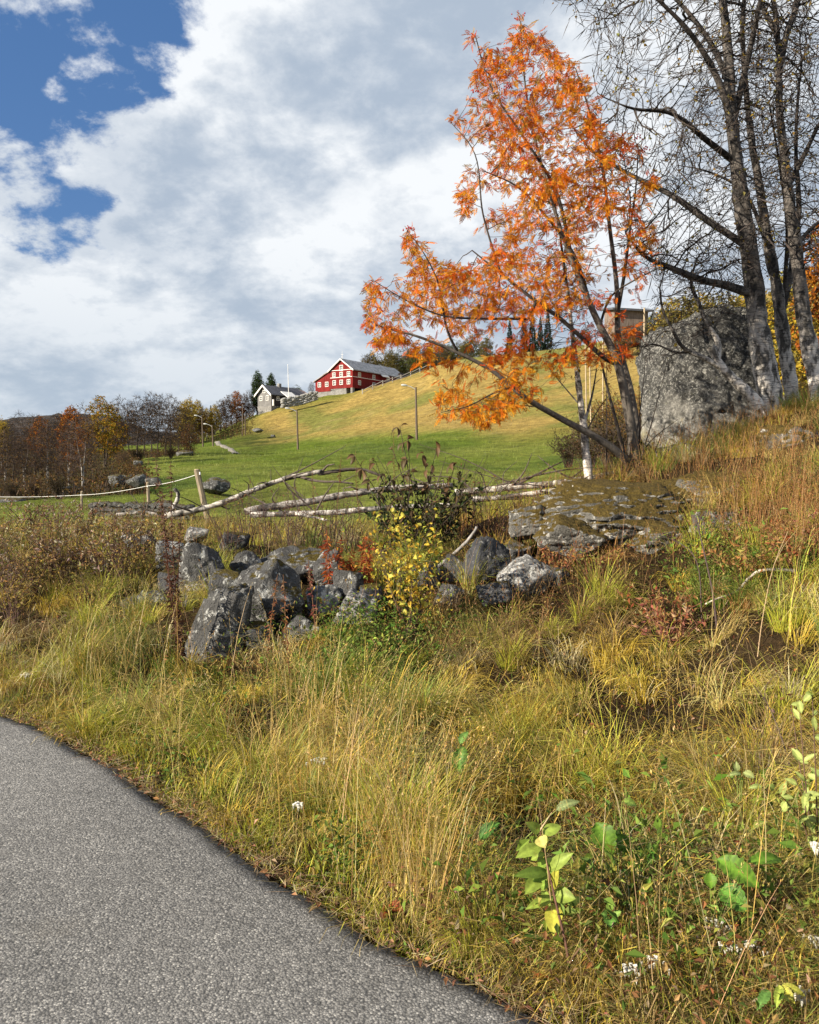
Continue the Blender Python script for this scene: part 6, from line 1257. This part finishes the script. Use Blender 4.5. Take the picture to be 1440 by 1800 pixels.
uvt = project(np.stack([tx, ty, G(tx, ty)], -1)); low_ = 1-.62*np.exp(-((uvt[:, 0]-395)/85)**2-((uvt[:, 1]-1215)/55)**2)-.35*np.exp(-((uvt[:, 0]-560)/150)**2-((uvt[:, 1]-1120)/50)**2)
hgt = low_*rng.uniform(.22, .50, nt)*np.clip(.45+td*.9, .45, 1.0)*(1+.25*(fbm2(tx, ty, .8, 2, 96)-.5)*2); L = hgt[I]*rng.uniform(.55, 1.2, n); wd = (.0016+.0065*rng.beta(1.3, 3.2, n))*np.clip(.75+y*.06, .8, 1.7)
lean = rng.uniform(.05, .55, n); droop = rng.uniform(.8, 2.6, n)*np.where(np.isin(tw, [3, 4]), .75, 1.15)[I]
cl_ = PC[tw][I]; alt = PC[choose(weights(tx, ty))][I]; mixr = (rng.random(n) < .14)[:, None]; cl_ = np.where(mixr, alt, cl_); cl_ = np.clip(cl_*(1+rng.normal(0, .15, (nt, 1)))[I]*(1+rng.normal(0, .16, (n, 1)))*(1+rng.normal(0, .04, (n, 3))), .01, .85)
tipc = np.clip(cl_*.7+PAL['straw']*.35*rng.uniform(.6, 1.2, (n, 1)), .01, .85)
V, Q, T, cc = blades(np.stack([x, y, z-.01], -1), az2, L, wd, lean, droop, cl_, tipc); GA.add(V, Q, T, cc); nb1 = n
s = rng.uniform(-3, 8, 30000); nn = np.interp(s, es, en)+.02+.75*rng.random(30000)**1.4; p = s[:, None]*e_dir+nn[:, None]*n_dir; k = (p[:, 1] > 1.7) & (np.abs(p[:, 0]) < .6*p[:, 1]+1.5); p = p[k]; n = len(p); d = road_d(p[:, 0], p[:, 1]); cm = (fbm2(p[:, 0], p[:, 1], 2.5, 2, 98) > .42) | (rng.random(n) < .45); p = p[cm]; d = d[cm]; n = len(p)
V, Q, T, cc = blades(np.stack([p[:, 0], p[:, 1], G(p[:, 0], p[:, 1])-.005], -1), rng.uniform(0, 6.283, n), rng.uniform(.06, .24, n)*np.clip(.45+d*1.1, .4, 1), rng.uniform(.002, .005, n), rng.uniform(.05, .9, n), rng.uniform(.2, 1.8, n), np.clip(PC[rng.choice([0, 1, 3, 3, 4, 5, 6], n)]*(1+rng.normal(0, .2, (n, 1))), .01, .85)); GA.add(V, Q, T, cc)
# 2. thatch and short fill; thatch colour darkened to put shade into the gaps
x, y = sample(88000, 2.0, 16, 1.0, .66, .0); n = len(x); d = road_d(x, y); cl_ = PC[choose(weights(x, y))]; th_ = (rng.random(n) < .6)[:, None]; cl_ = np.where(th_, PC[rng.choice([1, 6, 8, 8], n)]*.6, cl_); cl_ = np.clip(cl_*(1+rng.normal(0, .22, (n, 1))), .01, .8)
L = rng.uniform(.05, .17, n)*np.clip(.5+d*1.2, .5, 1.15); V, Q, T, cc = blades(np.stack([x, y, G(x, y)-.005], -1), rng.uniform(0, 6.283, n), L, rng.uniform(.002, .0045, n)*np.clip(.75+y*.06, .8, 1.7), rng.uniform(.1, 1.35, n), rng.uniform(0, 1.2, n), cl_, None, (0, .45, 1)); GA.add(V, Q, T, cc)
tag(GA.build('verge_grass', M['grass']), 'tangled gold, green and brown grass of the roadside verge', 'grass', kind='stuff')
# 3. tall straw stems with seed heads
def stems(n, cx, cy, sx, sy, h0, h1, pal, seed_len=.10, lean0=.35, wid=.0026, zones=None):
    x = np.concatenate([rng.normal(a, b_, k) for a, b_, c_, d_, k in zones]); y = np.concatenate([rng.normal(c_, d_, k) for a, b_, c_, d_, k in zones]); k = keep_off(x, y, .08) & (y > 2); x, y = x[k], y[k]; n = len(x); az = rng.uniform(0, 6.283, n); L = rng.uniform(h0, h1, n); lean = rng.uniform(0, lean0, n); droop = rng.uniform(.05, .75, n)
    cl_ = pick(pal, n, .15); V, Q, T, cc = blades(np.stack([x, y, G(x, y)], -1), az, L, np.full(n, wid)*np.clip(.75+y*.06, .8, 1.5), lean, droop, cl_, None, (0, .3, .55, .8, 1.0)); a = Acc(); a.add(V, Q, T, cc); tips = V.reshape(n, -1, 3)[:, -1]; pre = V.reshape(n, -1, 3)[:, -3]
    dv = tips-pre; dv /= np.linalg.norm(dv, axis=1, keepdims=True)+1e-9; m_ = 11; ii = np.repeat(np.arange(n), m_); tt = rng.random(n*m_)*seed_len; p = tips[ii]-dv[ii]*tt[:, None]; s_ = rng.uniform(.008, .016, n*m_)
    V, T, cc = leaves(p, dv[ii]+rdir(n*m_)*.45, rdir(n*m_), s_, s_*.28, pick([c_*np.array([1.0, .97, .85]) for c_ in np.array(pal)], n*m_, .2), .1, False, .05); a.add(V, None, T, cc); return a
def zone(u, v, su, sy, k):
    p = ground_at(u, v, 1.8, 14); return (p[0], su/FPX*p[1], p[1], sy, k)
ST = ((.62, .44, .17), (.66, .50, .24), (.52, .34, .11), (.60, .40, .10))
a = stems(0, 0, 0, 0, 0, .40, .85, ST, zones=[zone(690, 1600, 60, .25, 190), zone(740, 1640, 25, .1, 60), zone(590, 1430, 90, .35, 150), zone(540, 1290, 60, .25, 90), zone(210, 1200, 60, .3, 110), zone(330, 1330, 120, .3, 70), zone(90, 1240, 90, .5, 60), zone(900, 1500, 150, .5, 26), zone(1150, 1600, 200, .5, 40), zone(1300, 1250, 150, .6, 36), zone(1050, 1300, 200, .6, 26), zone(760, 1250, 120, .5, 26), zone(1180, 1760, 180, .15, 50)])
tag(a.build('seeding_grass', M['grass']), 'tall straw-coloured grass stems with seed heads along the road edge', 'grass', kind='stuff')
a = stems(0, 0, 0, 0, 0, .25, .55, ((.40, .20, .07), (.33, .15, .06), (.45, .28, .10)), zones=[(2.6, 1.4, 11, 1.2, 900), (4.2, 1.0, 10.5, 1.5, 900), zone(1380, 900, 90, .5, 350), zone(1250, 1000, 150, .5, 160), zone(1340, 900, 100, .6, 500), zone(1400, 980, 60, .4, 260), zone(150, 980, 200, 1.2, 500), zone(600, 915, 200, .6, 400), zone(880, 1080, 120, .4, 200), zone(1080, 960, 110, .25, 420), zone(960, 960, 60, .2, 160), zone(1120, 880, 120, .4, 160)])
b2_ = stems(0, 0, 0, 0, 0, .45, .85, ((.45, .24, .08), (.50, .32, .11), (.38, .18, .07)), zones=[zone(1400, 900, 60, .5, 130), zone(1350, 960, 70, .4, 90), zone(1190, 880, 30, .3, 30)]); a.add(np.concatenate(b2_.V), np.concatenate(b2_.Q), np.concatenate(b2_.T), np.concatenate(b2_.C)) if False else None
for (V_, C_) in [(b2_.V[0], b2_.C[0])]: a.add(V_, b2_.Q[0], b2_.T[0], C_)
a.add(b2_.V[1], None, b2_.T[1]-len(b2_.V[0]), b2_.C[1])
tag(a.build('rusty_grass', M['grass']), 'rusty brown dry grass around the rocks and birches', 'grass', kind='stuff')
# 4. low leafy herbs between the grass
def herbs(zs, pal, lsz, hz_, name, label):
    x = np.concatenate([rng.normal(a, b_, k) for a, b_, c_, d_, k in zs]); y = np.concatenate([rng.normal(c_, d_, k) for a, b_, c_, d_, k in zs]); k = keep_off(x, y, .05) & (y > 1.9); x, y = x[k], y[k]; n = len(x); p = np.stack([x, y, G(x, y)+rng.uniform(.02, hz_, n)], -1); s_ = lsz*rng.uniform(.5, 1.4, n)
    V, T, cc = leaves(p, rdir(n, .2), rdir(n, 1.0), s_, s_*rng.uniform(.3, .6, n), pick(pal, n, .22), .2, False, .2); tag(mk(name, V, None, T, cc, M['leaf']), label, 'herbs', kind='stuff')
herbs([zone(650, 1180, 60, .35, 2400), zone(700, 1120, 90, .3, 1600), zone(1280, 1030, 60, .3, 1300), zone(1260, 1000, 50, .3, 900), zone(1130, 1560, 120, .3, 900), zone(1290, 1650, 150, .25, 1500), zone(600, 1560, 40, .12, 350), zone(250, 1390, 60, .12, 400), zone(1420, 870, 50, .4, 700), zone(460, 1120, 50, .3, 900), zone(960, 1640, 120, .25, 700), zone(340, 1260, 100, .3, 500), zone(990, 950, 70, .3, 500)], ((.12, .19, .03), (.17, .25, .045), (.27, .30, .06), (.08, .13, .025)), .030, .26, 'low_herbs', 'small-leaved green herbs growing through the verge grass')
herbs([zone(1250, 1620, 160, .25, 260), zone(1050, 1500, 120, .25, 160), zone(960, 1660, 90, .2, 90), zone(1380, 1560, 60, .2, 120), zone(640, 1180, 60, .3, 200), zone(1270, 1020, 60, .3, 200)], ((.16, .28, .04), (.24, .34, .06), (.12, .20, .035), (.40, .40, .08)), .055, .30, 'broad_herbs', 'broader green leaves of weeds pushing through the verge grass')
herbs([(0, 3.5, 8, 2.5, 3800), zone(1250, 1650, 200, .4, 1500), zone(1150, 1700, 180, .3, 900), zone(1380, 940, 90, .5, 1200), zone(1110, 980, 150, .4, 900), zone(140, 990, 180, 1.4, 2600), zone(800, 1100, 150, .4, 900), zone(1250, 1300, 200, .6, 600), zone(700, 1690, 120, .1, 200)], ((.30, .13, .05), (.22, .10, .045), (.38, .22, .09), (.16, .08, .04), (.42, .30, .18)), .026, .22, 'withered_leaves', 'withered brown and reddish leaves scattered through the verge')
# 5. litter along the crumbling asphalt edge: dead straw lying flat and bits of leaf
s = rng.uniform(-3, 8, 5200); nn = np.interp(s, es, en)+np.abs(rng.normal(0, .075, 5200))-.055; p = s[:, None]*e_dir+nn[:, None]*n_dir; k = (p[:, 1] > 1.6); p = p[k]; n = len(p); a = Acc()
V, Q, T, cc = blades(np.stack([p[:, 0], p[:, 1], np.full(n, .012)+.02*rng.random(n)], -1), rng.uniform(0, 6.283, n), rng.uniform(.02, .11, n), rng.uniform(.0015, .004, n), rng.uniform(1.2, 1.55, n), rng.uniform(-.1, .15, n), pick([(.5, .36, .17), (.35, .22, .1), (.22, .13, .06), (.6, .48, .28)], n, .2), None, (0, .5, 1)); a.add(V, Q, T, cc)
m_ = 900; ii = rng.integers(0, n, m_); s_ = rng.uniform(.012, .035, m_); V, T, cc = leaves(np.stack([p[ii, 0], p[ii, 1], .018+.015*rng.random(m_)], -1), rdir(m_, .05, .15), rdir(m_, 2.0), s_, s_*.5, pick([(.25, .11, .06), (.35, .16, .07), (.2, .12, .07), (.4, .25, .1)], m_, .2)); a.add(V, None, T, cc)
tag(a.build('edge_litter', M['grass']), 'dead straw and leaf litter along the edge of the asphalt', 'litter', kind='stuff')
# 6. meadow: short tufts on the near pasture, longer dry grass up the slope
def meadow(n, y0, y1, h0, h1, w0, w1, ex, name, label, mask=None, a0=-.45, a1=.42):
    t_ = rng.random(n); y = (y0**(1-ex)+(y1**(1-ex)-y0**(1-ex))*t_)**(1/(1-ex)); x = rng.uniform(a0, a1, n)*y; z = G(x, y); k = np.ones(n, bool) if mask is None else mask(x, y, z); x, y, z = x[k], y[k], z[k]; n = len(x)
    c_ = field_colour(x, y, z)*rng.uniform(.75, 1.5, (n, 1))*(1+rng.normal(0, .06, (n, 3))); sc = np.clip(y/30, .6, 8); V, Q, T, cc = blades(np.stack([x, y, z-.01], -1), rng.uniform(0, 6.283, n), rng.uniform(h0, h1, n)*np.clip(sc, .8, 2.6), rng.uniform(w0, w1, n)*sc, rng.uniform(0, .8, n), rng.uniform(0, 1.2, n), np.clip(c_, .01, .85), None, (0, .5, 1)); tag(mk(name, V, Q, T, cc, M['grass']), label, 'grass', kind='stuff')
meadow(50000, 14.5, 75, .05, .13, .006, .016, 1.6, 'meadow_grass', 'short green pasture grass of the near meadow', lambda x, y, z: field_colour(x, y, z)[:, 1] > .085)
meadow(34000, 75, 262, .08, .20, .004, .010, 1.2, 'slope_grass', 'golden and green grass of the farm slope', lambda x, y, z: (field_colour(x, y, z)[:, 1] > .085), -.30, .40)
# longer fringe where verge meets meadow
x = rng.uniform(-9, 5, 9000); y = rng.uniform(10.5, 16.5, 9000)+.0*x; k = keep_off(x, y) & (np.abs(x/y) < .62); x, y = x[k], y[k]; n = len(x)
V, Q, T, cc = blades(np.stack([x, y, G(x, y)-.02], -1), rng.uniform(0, 6.283, n), rng.uniform(.18, .5, n), rng.uniform(.004, .008, n), rng.uniform(0, .5, n), rng.uniform(.2, 1.4, n), pick([PAL['gold']*.8, PAL['olive'], PAL['ygreen']*.8, PAL['brown'], PAL['straw']*.8], n, .2)); tag(mk('bank_grass', V, Q, T, cc, M['grass']), 'long yellowish grass on the bank between boulders and meadow', 'grass', kind='stuff')
